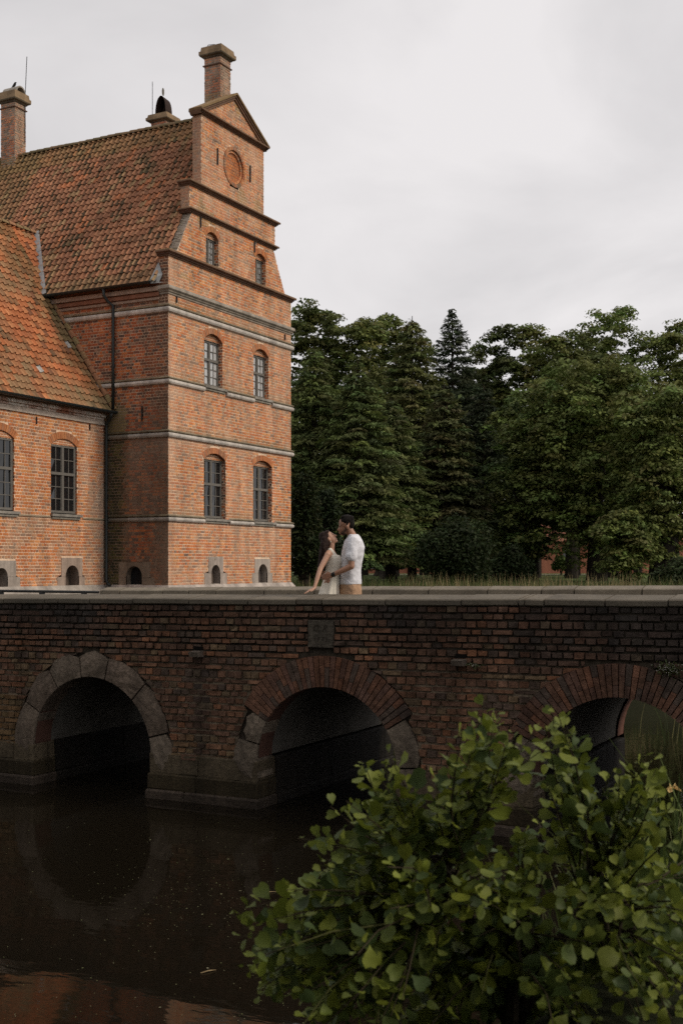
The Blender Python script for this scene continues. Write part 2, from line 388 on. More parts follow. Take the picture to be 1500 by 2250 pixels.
def opening(pl, par, ul, ur, vb, vs, rise, t, rec, pieces, back, tint, mort, rows, gm, nring=None, tr=.42, sill=True, seed=1):
    f, (uc, vc, Rr, a) = arch_span(ul, ur, vb, vs, rise, t)
    nr = nring or int((math.pi-2*a)*(Rr+t/2)/.085)
    rt = lambda u, v, rr: lerp(tint(u, v, rr), (.47, .19, .09), .55)
    ring(pl, uc, vc, Rr, Rr+t, a, math.pi-a, nr, rt, pieces, seed=seed)
    # right jamb (bricks), left jamb and soffit, infill under the arch
    pj = Plane(pl.P(ur, 0, 0), -pl.N, pl.V, -pl.U)
    brick_wall(pj, vb, vs, lambda v: (0, rec), [], lambda u, v, rr: mul(pick(rr, PALS), 1.25), pieces, back, mort, proud=.004, seed=seed+5)
    back.quad(pl.P(ul, vb, -rec), pl.P(ul, vb, 0), pl.P(ul, vs, 0), pl.P(ul, vs, -rec), (.36, .17, .10))
    k = 10
    for i in range(k):
        b0, b1 = a+(math.pi-2*a)*i/k, a+(math.pi-2*a)*(i+1)/k
        p0 = (uc+Rr*math.cos(b0), vc+Rr*math.sin(b0)); p1 = (uc+Rr*math.cos(b1), vc+Rr*math.sin(b1))
        back.quad(pl.P(*p0, 0), pl.P(*p1, 0), pl.P(*p1, -rec-.02), pl.P(*p0, -rec-.02), (.34, .15, .085))
    w_ = (ur-ul)/2
    pr = Plane(pl.P(0, 0, -rec*.75), pl.U, pl.V, pl.N)
    brick_wall(pr, vs, vs+rise, lambda v: (uc-math.sqrt(max(Rr*Rr-(v-vc)**2, 0)), uc+math.sqrt(max(Rr*Rr-(v-vc)**2, 0))), [], rt, pieces, back, mort, course=.075, seed=seed+9)
    back.quad(pl.P(ul, vb, -rec-.06), pl.P(ur, vb, -rec-.06), pl.P(ur, vs+rise, -rec-.06), pl.P(ul, vs+rise, -rec-.06), (.02, .02, .02))
    wo = window(pl, par, ul, ur, vb+.02, vs+.0, rec, rows, gm, tr=tr)
    if sill:
        s = MB(); pbox(s, pl, ul-.02, ur+.16, vb-.09, vb-.015, -rec, .09, (.30, .27, .23)); pbox(s, pl, ul+.02, ur+.10, vb-.16, vb-.09, 0, .05, (.30, .27, .22))
        s.build('window_sill', M['stone'], par)
    return f
def niche(pl, par, pieces_hole, ul, ur, ull, url, vt, vm, vb, ol, orr, ot, dep, col, backc, m='stone'):
    mb = MB(); pr = .018
    def blk(a, b, c, d): pbox(mb, pl, a, b, c, d, -.02, pr, mul(col, rnd.uniform(.92, 1.08)))
    blk(ul, ol, vm, vt); blk(orr, ur, vm, vt); blk(ull, ol, vb, vm-.006); blk(orr, url, vb, vm-.006)
    uc = (ol+orr)/2; r = (orr-ol)/2; vs = ot-r*1.05; k = 12
    arc = [(uc-r*math.cos(math.pi*i/k), vs+1.05*r*math.sin(math.pi*i/k)) for i in range(k+1)]
    for (a, b) in zip(arc, arc[1:]):
        mb.quad(pl.P(a[0], a[1], pr), pl.P(b[0], b[1], pr), pl.P(b[0], vt, pr), pl.P(a[0], vt, pr), col)
        mb.quad(pl.P(a[0], a[1], pr), pl.P(a[0], a[1], -dep), pl.P(b[0], b[1], -dep), pl.P(b[0], b[1], pr), mul(col, .85))
    mb.quad(pl.P(ol, vt, pr), pl.P(orr, vt, pr), pl.P(orr, vt, -.02), pl.P(ol, vt, -.02), col)
    for x, s in ((ol, 1), (orr, -1)):
        q = [pl.P(x, vb, pr), pl.P(x, vb, -dep), pl.P(x, vs, -dep), pl.P(x, vs, pr)]
        mb.quad(*(q if s < 0 else q[::-1]), mul(col, .8))
    mb.quad(pl.P(ol, vb, -dep), pl.P(orr, vb, -dep), pl.P(orr, ot, -dep), pl.P(ol, ot, -dep), backc)
    mb.quad(pl.P(ol, vb+.002, pr), pl.P(orr, vb+.002, pr), pl.P(orr, vb+.002, -dep), pl.P(ol, vb+.002, -dep), mul(col, .7))
    mb.build('niche_surround', M[m], par)
    pieces_hole.append(lambda v: None if v < vb-.1 or v > vt else ((ull, url) if v < vm else (ul, ur)))

# ---- gable face
gp, gb = [], MB(); holes = []
WZ = [(gu(26.221), gu(27.265), gz(4.55), gz(6.10), .20, M['glass'], (2, 3)), (gu(28.655), gu(29.692), gz(4.55), gz(6.10), .20, M['glass'], (2, 3)),
      (gu(26.229), gu(27.109), gz(8.03), gz(9.23), .22, M['glasspale'], (2, 3)), (gu(28.682), gu(29.499), gz(8.03), gz(9.22), .22, M['glasspale'], (2, 3)),
      (gu(26.316), gu(26.91), gz(11.20), gz(11.93), .19, M['glasspale'], 4), (gu(28.781), gu(29.348), gz(11.20), gz(11.93), .19, M['glasspale'], 4)]
for i, (ul, ur, vb, vs, rise, gm, rows) in enumerate(WZ):
    f = opening(pg, tower, ul, ur, vb, vs, rise, .185, .15, gp, gb, t_gable, MORT_G, rows, gm, sill=i < 4, seed=i*31+3)
    holes.append(f)
NB = BASE
niche(pg, tower, holes, gu(26.433), gu(27.131), gu(26.242), gu(27.31), gz(3.535), gz(3.11), NB, gu(26.562), gu(26.976), gz(3.324), .21, (.42, .345, .29), (.115, .085, .065))
niche(pg, tower, holes, gu(28.733), gu(29.575), gu(28.612), gu(29.702), gz(3.493), gz(3.095), NB, gu(28.927), gu(29.424), gz(3.345), .21, (.44, .37, .31), (.10, .08, .068))
Z4, Z4t, Z3, Z3t, Z2, Z2t, ZP, ZPt, ZA = 12.582, 12.76, 14.172, 14.28, 15.0, 15.156, 17.388, 17.53, 18.60
UT, HT, H2 = 3.62, 1.872, 2.572
circ = (3.64, 16.284, .652)
hc = lambda v: (circ[0]-math.sqrt(circ[2]**2-(v-circ[1])**2), circ[0]+math.sqrt(circ[2]**2-(v-circ[1])**2)) if abs(v-circ[1]) < circ[2] else None
sh = lambda v: (UC-3.264+.804*(v-Z4t)/(Z3-Z4t), UC+3.264-.804*(v-Z4t)/(Z3-Z4t))
brick_wall(pg, NB, Z4, lambda v: (0, UW), holes, t_gable, gp, gb, MORT_G, seed=11)
brick_wall(pg, Z4t, Z3, sh, holes, t_gable, gp, gb, MORT_G, seed=12)
brick_wall(pg, Z3t, Z2, lambda v: (UC-H2, UC+H2), [], t_gable, gp, gb, MORT_G, seed=13)
brick_wall(pg, Z2t, ZP, lambda v: (UT-HT, UT+HT), [hc], t_gable, gp, gb, MORT_G, seed=14)
tri = lambda v: (UT-(ZA-.12-v)/(ZA-ZPt)*1.9, UT+(ZA-.12-v)/(ZA-ZPt)*1.9)
brick_wall(pg, ZPt, ZA-.14, tri, [], t_gable, gp, gb, MORT_G, seed=15)
# blind roundel
t_or = lambda u, v, rr: lerp(pick(rr, PAL), (.52, .19, .075), .6)
ring(pg, circ[0], circ[1], .54, .652, 0, 2*math.pi, 44, lambda u, v, rr: mul(t_gable(u, v, rr), .75), gp, proud=.03, seed=4)
ring(pg, circ[0], circ[1], .46, .54, 0, 2*math.pi, 40, t_gable, gp, proud=-.03, dep=.1, seed=5)
prd = Plane(pg.P(0, 0, -.09), pg.U, pg.V, pg.N)
brick_wall(prd, circ[1]-.47, circ[1]+.47, lambda v: (circ[0]-math.sqrt(max(.47**2-(v-circ[1])**2, 0)), circ[0]+math.sqrt(max(.47**2-(v-circ[1])**2, 0))), [], t_or, gp, gb, (.45, .25, .15), seed=16)
for i in range(32):
    a0, a1 = 2*math.pi*i/32, 2*math.pi*(i+1)/32
    gb.quad(*[pg.P(circ[0]+.545*math.cos(a), circ[1]+.545*math.sin(a), n) for a, n in ((a0, .02), (a1, .02), (a1, -.11), (a0, -.11))], (.25, .12, .07))
# thickness of the stepped gable seen from the bridge side
t_edge = lambda u, v, rr: lerp(t_gable(1.5, v, rr), (.30, .22, .17), .5)
for (u0, z0, z1) in ((UC-H2, Z3t, Z2), (UT-HT, Z2t, ZP)):
    pe = Plane((Xg-TH, Yt+u0, 0), (1, 0, 0), (0, 0, 1), (0, -1, 0))
    brick_wall(pe, z0, z1, lambda v: (0, TH), [], t_edge, gp, gb, MORT_S, seed=21)
dyv, dzv = .804, Z3-Z4t; ln = math.hypot(dyv, dzv)
pe = Plane((Xg-TH, Yt+UC-3.264, Z4t), (1, 0, 0), (0, dyv/ln, dzv/ln), (0, -dzv/ln, dyv/ln))
brick_wall(pe, 0, ln, lambda v: (0, TH), [], lambda u, v, rr: lerp((.36, .30, .25), (.25, .20, .14), rr.random()), gp, gb, (.40, .34, .28), course=.075, proud=.015, jit=.008, seed=22)
pe = Plane((Xg, Yt+UC+3.264, Z4t), (-1, 0, 0), (0, -dyv/ln, dzv/ln), (0, dzv/ln, dyv/ln))
brick_wall(pe, 0, ln, lambda v: (0, TH), [], lambda u, v, rr: lerp((.36, .30, .25), (.25, .20, .14), rr.random()), gp, gb, (.40, .34, .28), course=.075, proud=.015, jit=.008, seed=23)
# solid cores
core = MB(); cc = (.35, .2, .14)
core.box((-34, Yt+.25, -1), (Xg-.25, Yt+UW, 11.8), cc)
core.box((Xg-TH, Yt+.02, 11.0), (Xg-.24, Yt+UW-.02, Z4t), cc)
core.box((Xg-TH, Yt+UC-H2+.02, Z3), (Xg-.02, Yt+UC+H2, Z2t-.02), cc)
core.box((Xg-TH, Yt+UT-HT+.02, Z2t-.03), (Xg-.12, Yt+UT+HT, ZPt), cc)
def prism_y(mb, poly, x0, x1, c):       # poly in (y,z), extruded along x
    n = len(poly); vs = [(x0, y, z) for y, z in poly]+[(x1, y, z) for y, z in poly]
    mb.add(vs, [tuple(range(n-1, -1, -1)), tuple(range(n, 2*n))]+[(i, (i+1) % n, n+(i+1) % n, n+i) for i in range(n)], c)
prism_y(core, [(Yt+UC-3.24, Z4t-.02), (Yt+UC+3.24, Z4t-.02), (Yt+UC+2.44, Z3), (Yt+UC-2.44, Z3)], Xg-TH, Xg-.24, cc)
prism_y(core, [(Yt+UT-1.88, ZPt-.02), (Yt+UT+1.88, ZPt-.02), (Yt+UT, ZA-.13)], Xg-TH, Xg-.015, cc)
core.build('wall_core', M['mortar'], tower)
# ---- side face towards the bridge
ZE = 11.62
niche_holes = []
sx = lambda x: 1.2*x+26.2
niche(pside, tower, niche_holes, sx(-19.166), sx(-18.20), sx(-19.166), sx(-18.06), gz(3.381), gz(3.0), NB, sx(-18.93), sx(-18.436), gz(3.29), .21, (.22, .165, .12), (.012, .012, .012))
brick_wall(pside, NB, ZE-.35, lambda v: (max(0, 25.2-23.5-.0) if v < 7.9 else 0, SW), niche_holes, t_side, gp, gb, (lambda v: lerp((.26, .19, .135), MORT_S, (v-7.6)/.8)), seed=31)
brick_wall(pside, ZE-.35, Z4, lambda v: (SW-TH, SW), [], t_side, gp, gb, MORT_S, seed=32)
bx_ = MB()
pbox(bx_, pside, 0, SW-TH-.002, ZE-.35, ZE+.3, -.1, .02, (.30, .17, .12))
for k, (z0, z1, o) in enumerate(((ZE-.33, ZE-.26, .05), (ZE-.22, ZE-.10, .08), (ZE-.08, ZE+.05, .14))):
    pbox(bx_, pside, 0, SW-.30, z0, z1, .02, o, [(.34, .24, .18), (.26, .12, .075), (.36, .26, .20)][k])
bx_.build('eaves_cornice', M['brick'], tower)
# ---- string courses and cornices
STN, STB = (.56, .50, .44), (.28, .225, .15)
def band_prof(z, h, o=.09): return [(-.03, z), (.02, z), (.02+o*.55, z+h*.10), (.02+o*.8, z+h*.3), (.02+o*.75, z+h*.5), (.02+o*.45, z+h*.62), (.035, z+h*.64), (.035, z+h*.70), (o*.9, z+h*.74), (o, z+h*.86), (-.03, z+h*1.1)]
BC = [STN]*6+[(.2, .16, .12)]+[STB]*3
def band_on(z, h, segs, first):
    mb = MB()
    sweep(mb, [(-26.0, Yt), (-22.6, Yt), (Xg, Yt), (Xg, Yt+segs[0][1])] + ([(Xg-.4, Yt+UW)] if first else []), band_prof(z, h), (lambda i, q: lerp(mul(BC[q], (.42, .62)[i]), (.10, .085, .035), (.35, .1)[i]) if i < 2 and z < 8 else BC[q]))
    mb.build('string_course', M['stone'], tower)
    for (a, b) in segs[1:]:
        mb = MB(); pth = [(Xg, Yt+a), (Xg, Yt+b)]
        if b >= UW-.01: pth.append((Xg-.4, Yt+UW))
        sweep(mb, pth, band_prof(z, h), BC); mb.build('string_course', M['stone'], tower)
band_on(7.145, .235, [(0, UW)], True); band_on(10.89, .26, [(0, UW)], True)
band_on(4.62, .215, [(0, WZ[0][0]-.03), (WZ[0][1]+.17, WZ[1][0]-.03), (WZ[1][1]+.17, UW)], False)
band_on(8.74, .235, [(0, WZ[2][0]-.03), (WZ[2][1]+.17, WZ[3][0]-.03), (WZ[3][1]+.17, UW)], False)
def cornice(z0, z1, path, o, cols, name='cornice', mat='stone'):
    mb = MB(); h = z1-z0
    sweep(mb, path, [(-.02, z0), (o*.30, z0), (o*.30, z0+h*.22), (o*.55, z0+h*.26), (o*.55, z0+h*.45), (o*.8, z0+h*.52), (o, z0+h*.62), (o, z0+h*.9), (o*.9, z1), (-.02, z1+h*.15)], cols)
    mb.build(name, M[mat], tower)
cornice(11.44, 11.69, [(Xg-.35, Yt), (Xg, Yt), (Xg, Yt+UW), (Xg-.4, Yt+UW)], .11, [(.36, .31, .25), (.30, .25, .2), (.36, .31, .25), (.22, .18, .14), (.4, .34, .28), (.36, .31, .25), (.4, .34, .28), (.36, .32, .26), (.3, .26, .16)])
BR = [(.20, .115, .075), (.13, .075, .05), (.21, .12, .08), (.12, .07, .05), (.22, .13, .085), (.17, .10, .07), (.21, .125, .08), (.25, .17, .08), (.24, .17, .07)]
def gpath(h, uc): return [(Xg-TH-.05, Yt+uc-h), (Xg, Yt+uc-h), (Xg, Yt+uc+h), (Xg-TH, Yt+uc+h)]
cornice(Z4, Z4t, [(Xg-TH-.05, Yt), (Xg, Yt), (Xg, Yt+UW), (Xg-TH, Yt+UW)], .15, BR, mat='brick')
cornice(Z3, Z3t+.03, gpath(2.54, UC), .13, BR, mat='brick'); cornice(Z2, Z2t, gpath(H2, UC), .15, BR, mat='brick')
cornice(ZP, ZPt, gpath(HT, UT), .16, BR, mat='brick')
for s in (-1, 1):                       # raking cornices of the pediment
    mb = MB(); a = (UT+s*2.06, ZPt-.01); b = (UT, ZA+.05); d = Vector((b[0]-a[0], b[1]-a[1])).normalized(); nn = Vector((-d.y, d.x))*(1 if s < 0 else -1)
    for (k0, k1, n1, c) in ((-.16, -.09, .06, BR[0]), (-.09, -.03, .10, BR[4]), (-.03, .03, .15, (.26, .17, .085))):
        vs = []
        for n in (-TH-.02, n1):
            for (p, k) in ((a, k0), (b, k0), (b, k1), (a, k1)):
                q = Vector(p)+nn*k
                if p is b: q = Vector((UT, b[1]+k/abs(nn.y)))
                vs.append(pg.P(q.x, q.y, n))
        mb.add(vs, [(0,3,2,1),(4,5,6,7),(0,1,5,4),(1,2,6,5),(2,3,7,6),(3,0,4,7)], c)
    mb.build('raking_cornice', M['brick'], tower)
mb = MB(); sweep(mb, [(-23.4, Yt), (Xg, Yt), (Xg, Yt+UW), (Xg-.6, Yt+UW)], [(-.02, 0), (.16, 0), (.16, BASE-.22), (.12, BASE-.10), (.03, BASE+.02), (-.03, BASE+.04)], [(.3, .27, .23), (.38, .33, .28), (.42, .36, .31), (.44, .38, .33), (.4, .34, .28)])
mb.build('plinth', M['stone'], tower)
gb.build('mortar_bed', M['mortar'], tower)
emit(gp, 'brick', M['brick'], tower, 'brickwork')
mb = None
for (u, v0, v1) in ((gu(26.844), gz(13.942), gz(14.377)), (gu(28.48), gz(13.946), gz(14.401)), (gu(26.044), gz(12.076), gz(12.345)), (gu(28.708), gz(12.041), gz(12.334)), (gu(24.977), gz(9.92), gz(10.08)), (gu(30.39), gz(9.882), gz(10.041))):
    pbox(MB(), pg, u-.02, u+.02, v0, v1, .0, .05, (.02, .02, .02)).build('wall_anchor', M['iron'], tower)
pbox(MB(), pside, sx(-18.428)-.02, sx(-18.428)+.02, gz(6.95), gz(7.318), .0, .05, (.02, .02, .02)).build('wall_anchor', M['iron'], tower)

# ---- roofs
def pantile(pl, u, v, w, L, tint, rr):
    prof = [(0, .024), (.18, -.006), (.45, -.018), (.66, .0), (.84, .052), (1.0, .034), (1.1, -.004)]
    y0, y1 = v+rr.uniform(-.012, .012), v+L; tw = rr.uniform(-.006, .006); lift = .042+rr.uniform(0, .02); vs = []
    for (yy, n) in ((y0, lift), (y1, .0)):
        for (t, h) in prof: vs.append(pl.P(u+t*w+tw*(1 if yy == y0 else 0), yy, h+n))
    for (t, h) in prof: vs.append(pl.P(u+t*w+tw, y0+.004, h+lift-.036))
    k = len(prof); fs = [(i, i+1, k+i+1, k+i) for i in range(k-1)]+[(2*k+i, 2*k+i+1, i+1, i) for i in range(k-1)]
    base, pan = tint; cs = [lerp(base, pan, .8), pan, pan, lerp(base, pan, .35), mul(base, 1.12), base]
    return (vs, fs, cs+[mul(pan, .8)]*(k-1))
def zw(X): return 8.02+(-23.22-X)*1.4766 if X > -27.48 else 14.34-(-27.48-X)*1.4766
def ztw(Y): return 11.78+(Y-29.325)*1.625
Lr = math.hypot(3.865, 6.28); pr_t = Plane((-33.6, Yt-.25, 11.78), (1, 0, 0), (0, 3.865/Lr, 6.28/Lr), (0, -6.28/Lr, 3.865/Lr))
Lw = math.hypot(4.26, 6.32); pr_w = Plane((-23.22, 22.6, 8.02), (0, 1, 0), (-4.26/Lw, 0, 6.32/Lw), (6.32/Lw, 0, 4.26/Lw))
def t_tile(u, v, rr):
    c = pick(rr, [((.34, .150, .078), 40), ((.38, .18, .095), 22), ((.29, .13, .07), 22), ((.48, .18, .08), 6), ((.33, .20, .10), 10)])
    m = .5*nz(u, v, 2, .6)+.55*nz(u, v, 8, 2.4)+rr.uniform(-.2, .2)
    if m > .18: c = lerp(c, (.10, .075, .035), min(.7, (m-.18)*2.2))
    if v > Lr-1.0: c = lerp(c, (.24, .16, .06), .45)
    if v < .5: c = lerp(c, (.24, .17, .08), .4)
    if u < 4.5: c = lerp(c, (.13, .115, .04), .35)
    mo = max(0, min(1, .36+.45*nz(u, v*.6, 31, 1.1)+.75*nz(u, v, 37, 3.6)+rr.uniform(-.22, .22)))
    return (c, lerp(mul(c, .85), (.04, .036, .017), 0 if mo < .36 else min(.9, (mo-.36)*2.4)))
def t_wtile(u, v, rr):
    c = pick(rr, [((.56, .20, .078), 42), ((.49, .175, .072), 20), ((.60, .25, .105), 18), ((.44, .24, .115), 15), ((.28, .12, .06), 5)])
    m = nz(u, v, 12, .7)+.5*nz(u, v, 18, 2.0); e = 6.9-u
    if m > .05: c = lerp(c, (.30, .22, .12), min(.7, m*1.6))
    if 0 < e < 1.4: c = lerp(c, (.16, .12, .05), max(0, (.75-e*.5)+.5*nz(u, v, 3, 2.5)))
    if rr.random() < .0015: c = (.5, .47, .43)
    return (c, mul(c, rr.uniform(.78, .95)) if rr.random() > .07 else lerp(c, (.05, .04, .02), .7))
roof = MB(); roof.quad(pr_t.P(0, 0, -.03), pr_t.P(33.6+Xg-TH+.02, 0, -.03), pr_t.P(33.6+Xg-TH+.02, Lr, -.03), pr_t.P(0, Lr, -.03), (.05, .035, .025))
yb = Yt+UW+.2; roof.quad((-33.6, yb, 11.78), (-33.6, 33.19, 18.06), (Xg-TH, 33.19, 18.06), (Xg-TH, yb, 11.78), (.2, .09, .05))
troof = roof.build('roof', M['tile'], tower)
rr = random.Random(5); tp = []; W_, G_ = .212, .268
nu, nv = int((33.6+Xg-TH)/W_), int(Lr/G_)
for j in range(nv+1):
    for i in range(nu):
        u = i*W_+(33.6+Xg-TH-nu*W_); v = j*G_-.03; L = min(.34, Lr-v+.02); c = pr_t.P(u+W_/2, v+.15)
        if L < .1 or c.z < zw(c.x)-.05: continue
        x_, y_, d_ = pix(c)
        if x_ < -140: continue
        tp.append(pantile(pr_t, u, v, W_, L, t_tile(u, v, rr), rr))
emit(tp, 'tile', M['tile'], troof, 'tiling')
mb = MB()
for i in range(38):                     # ridge tiles
    x0 = -33.5+i*.316
    if x0 > Xg-TH-.3: break
    zz = 18.05+rr.uniform(-.012, .012); n = 6; vs = []
    for xx, k in ((x0, 1.08), (x0+.33, .94)):
        vs += [(xx, 33.19+.13*k*math.cos(math.pi*q/n), zz-.02+.12*k*math.sin(math.pi*q/n)) for q in range(n+1)]
    mb.add(vs, [(q, q+1, n+2+q, n+1+q) for q in range(n)], lerp((.20, .12, .06), (.13, .10, .045), rr.random()))
mb.build('ridge_tiles', M['tile'], troof, kind='stuff')
wr = MB(); wr.quad(pr_w.P(0, 0, -.03), pr_w.P(Yt-22.6, 0, -.03), pr_w.P(Yt-22.6, Lw, -.03), pr_w.P(0, Lw, -.03), (.10, .05, .03))
va = (11.78-8.02)/6.32*Lw
wr.add([pr_w.P(Yt-22.6, va, -.03), pr_w.P(Yt-22.6+1.3, Lw, -.03), pr_w.P(Yt-22.6, Lw, -.03)], [(0, 1, 2)], (.1, .05, .03))
wr.quad((-27.48, 22.6, 14.3), (-27.48, 31, 14.3), (-31.7, 31, 8.0), (-31.7, 22.6, 8.0), (.3, .13, .07))
wroof = wr.build('roof', M['wtile'], wing); tp = []
nu, nv = int(9.0/W_), int(Lw/G_)
for j in range(nv+1):
    for i in range(nu):
        u = i*W_; v = j*G_-.03; L = min(.34, Lw-v+.02); c = pr_w.P(u+W_/2, v+.15)
        if L < .1: continue
        if c.y > Yt-.10 and (c.z < 11.85 or c.z < ztw(c.y)+.02): continue
        x_, y_, d_ = pix(c)
        if x_ < -120: continue
        tp.append(pantile(pr_w, u, v, W_, L, t_wtile(u, v, rr), rr))
emit(tp, 'tile', M['wtile'], wroof, 'tiling')
mb = MB()
for i in range(26):
    y0 = 22.6+i*.33; zz = 14.36+rr.uniform(-.01, .01); n = 6; vs = []
    if y0 > 30.8: break
    for yy, k in ((y0, 1.08), (y0+.345, .94)):
        vs += [(-27.48-.13*k*math.cos(math.pi*q/n), yy, zz-.03+.12*k*math.sin(math.pi*q/n)) for q in range(n+1)]
    mb.add(vs, [(q, q+1, n+2+q, n+1+q) for q in range(n)], lerp((.40, .19, .10), (.24, .17, .08), rr.random()))
mb.build('ridge_tiles', M['wtile'], wroof, kind='stuff')
# lead in the valley, mortar fillet along the tower wall
A_, B_ = Vector((-25.77, 29.325, 11.78)), Vector((-27.46, 30.9, 14.33)); mb = MB()
side = Vector((.13, .02, .05)); up = Vector((.02, -.06, .05))
for k in range(6):
    p0, p1 = A_.lerp(B_, k/6), A_.lerp(B_, (k+1)/6); j = Vector((0, 0, rr.uniform(-.01, .01)))
    mb.quad(p0-side*.9+up+j+Vector((0, -.06, 0)), p0+side+up+j, p1+side+up+j, p1-side*.9+up+j+Vector((0, -.06, 0)))
mb.build('valley_flashing', M['lead'], wing)
mb = MB()
for k in range(16):
    t0, t1 = k/16, (k+.94)/16; p0 = pr_w.P(Yt-22.6-.10, va*t0, .05); p1 = pr_w.P(Yt-22.6-.10, va*t1, .05)
    q = Vector((0, .10, .0)); nn = pr_w.N*.09
    mb.add([p0, p0+q, p1+q, p1, p0+nn, p0+q+nn*1.4, p1+q+nn*1.3, p1+nn*.9], [(4,5,6,7),(0,4,7,3),(0,1,5,4),(3,7,6,2)], lerp((.30, .22, .10), (.42, .19, .10), rr.random()))
mb.build('verge_tiles', M['wtile'], wing, kind='stuff')
MB().add([(Xg-TH-.12, Yt-.30, 11.86), (Xg-TH+.06, Yt-.10, 11.80), (Xg-TH+.14, Yt-.04, 12.02), (Xg-TH-.02, Yt-.02, 12.42), (Xg-TH-.10, Yt-.16, 12.10), (Xg-TH-.2, Yt-.34, 11.72), (Xg-.08, Yt-.13, 11.76)],
         [(0, 1, 2, 4), (4, 2, 3), (5, 6, 1, 0)], (.5, .5, .5)).build('corner_flashing', M['lead'], tower)
def gutter(p0, p1, r, par):
    mb = MB(); d = (Vector(p1)-Vector(p0)).normalized(); x = d.cross(Vector((0, 0, 1))); n = 8; vs = []
    for p in (p0, p1):
        for k in range(n+1):
            a = math.pi+math.pi*k/n; vs.append(Vector(p)+x*r*math.cos(a)+Vector((0, 0, r*math.sin(a))))
    mb.add(vs, [(k, k+1, n+2+k, n+1+k) for k in range(n)]+[tuple(range(n+1)), tuple(range(2*n+1, n, -1))], (.02, .02, .02))
    return mb.build('gutter', M['pipe'], par, smooth=True)
gutter((-25.75, Yt-.31, 11.80), (Xg-TH-.12, Yt-.31, 11.80), .075, tower)
gutter((-23.10, 22.6, 8.02), (-23.10, Yt-.03, 8.02), .085, wing)
MB().tube([(-23.34, Yt-.31, 11.74), (-23.34, Yt-.31, 11.55), (-23.28, Yt-.20, 11.38), (-23.15, Yt-.10, 11.25), (-23.15, Yt-.10, 9.5), (-23.15, Yt-.10, 8.08)], .05, 10).build('downpipe', M['pipe'], tower, True)
MB().tube([(-23.10, Yt-.25, 7.95), (-23.16, Yt-.2, 7.82), (-23.36, Yt-.14, 7.68), (-23.38, Yt-.14, 7.5), (-23.38, Yt-.14, 5), (-23.38, Yt-.14, 2.86), (-23.30, Yt-.16, 2.74), (-23.2, Yt-.18, 2.7)], .052, 10).build('downpipe', M['pipe'], wing, True)
# ---- chimneys
def chimney(par, x0, x1, y0, y1, zb, zcol, zc, zt, kind):
    bb = MB(); ps = []
    pf = Plane((x1, y0, 0), (0, 1, 0), (0, 0, 1), (1, 0, 0)); pl_ = Plane((x0, y0, 0), (1, 0, 0), (0, 0, 1), (0, -1, 0))
    tt = t_chim
    brick_wall(pf, zb, zc, lambda v: (0, y1-y0), [], lambda u, v, r2: lerp(tt(u, v, r2), (.36, .28, .2) if v > zb+1 else (.28, .21, .08), .3), ps, bb, (.40, .33, .27), course=.082, proud=.01, jit=.006, seed=int(zb*7))
    brick_wall(pl_, zb, zc, lambda v: (0, x1-x0), [], lambda u, v, r2: tt(u+3, v, r2) if v > zb+1 else lerp(tt(u, v, r2), (.24, .18, .07), .5), ps, bb, (.40, .33, .27), course=.082, proud=.01, jit=.006, seed=int(zb*7)+1, flip=1)
    bb.box((x0+.01, y0+.012, zb-.5), (x1-.012, y1, zc+.02), (.33, .24, .19))
    o = bb.build('chimney', M['mortar'], par)
    emit(ps, 'brick', M['brick'], o, 'brickwork', limit=120)
    path = [(x0, y0), (x1, y0), (x1, y1), (x0, y1)]
    if zcol:
        m2 = MB(); sweep(m2, path, [(0, zcol), (.045, zcol+.01), (.05, zcol+.04), (0, zcol+.07)], (.17, .10, .07), closed=True); m2.build('collar', M['brick'], o)
    m2 = MB(); h = zt-zc
    sweep(m2, path, [(.0, zc), (.04, zc+.02), (.05, zc+h*.15), (.12, zc+h*.2), (.14, zc+h*.3), (.14, zc+h*.33), (.14, zc+h*.6), (.10, zc+h*.64), (.08, zt), (-.12, zt)], [(.16, .12, .08), (.13, .1, .07), (.2, .16, .11), (.15, .12, .08), (.29, .20, .12), (.30, .205, .12), (.30, .21, .12), (.28, .19, .11), (.26, .18, .1)], closed=True)
    m2.box((x0+.1, y0+.1, zt-.05), (x1-.1, y1-.1, zt-.04), (.02, .02, .02)); m2.build('cap', M['stone'], o)
    return o
ch1 = chimney(tower, -22.09, -21.48, 32.88, 33.48, 17.7, 19.59, 19.85, 20.22, 0)
mb = MB(); mb.tube([(-22.05, 32.92, 20.2), (-22.0, 32.95, 20.33), (-21.85, 33.1, 20.38), (-21.7, 33.2, 20.33), (-21.5, 33.42, 20.18)], .012, 5); mb.build('cap_hoop', M['iron'], ch1)
ch2 = chimney(tower, -30.89, -30.24, 32.91, 33.47, 17.0, 19.74, 19.93, 20.34, 1)
mb = MB(); n = 10; vs = []
for r_ in (.25, .2):
    for x in (-30.86, -30.2):
        vs += [(x, 33.19-r_*math.cos(math.pi*q/n), 20.32+r_*1.05*math.sin(math.pi*q/n)) for q in range(n+1)]
k = n+1
mb.add(vs, [(q, q+1, k+q+1, k+q) for q in range(n)]+[(2*k+q, 3*k+q, 3*k+q+1, 2*k+q+1) for q in range(n)]+[(k+q, k+q+1, 3*k+q+1, 3*k+q) for q in range(n)]+[(q, 2*k+q, 2*k+q+1, q+1) for q in range(n)], (.36, .32, .27))
mb.quad((-30.5, 32.99, 20.32), (-30.5, 33.39, 20.32), (-30.5, 33.33, 20.5), (-30.5, 33.05, 20.5), (.02, .02, .02)); mb.build('barrel_cap', M['stone'], ch2)
MB().tube([(-30.2, 33.40, 18.6), (-30.2, 33.40, 20.3), (-30.12, 33.40, 21.7)], .014, 5).build('lightning_rod', M['iron'], ch2)
ch3 = chimney(tower, -25.05, -24.43, 34.0, 34.64, 16.3, None, 18.62, 18.90, 2)
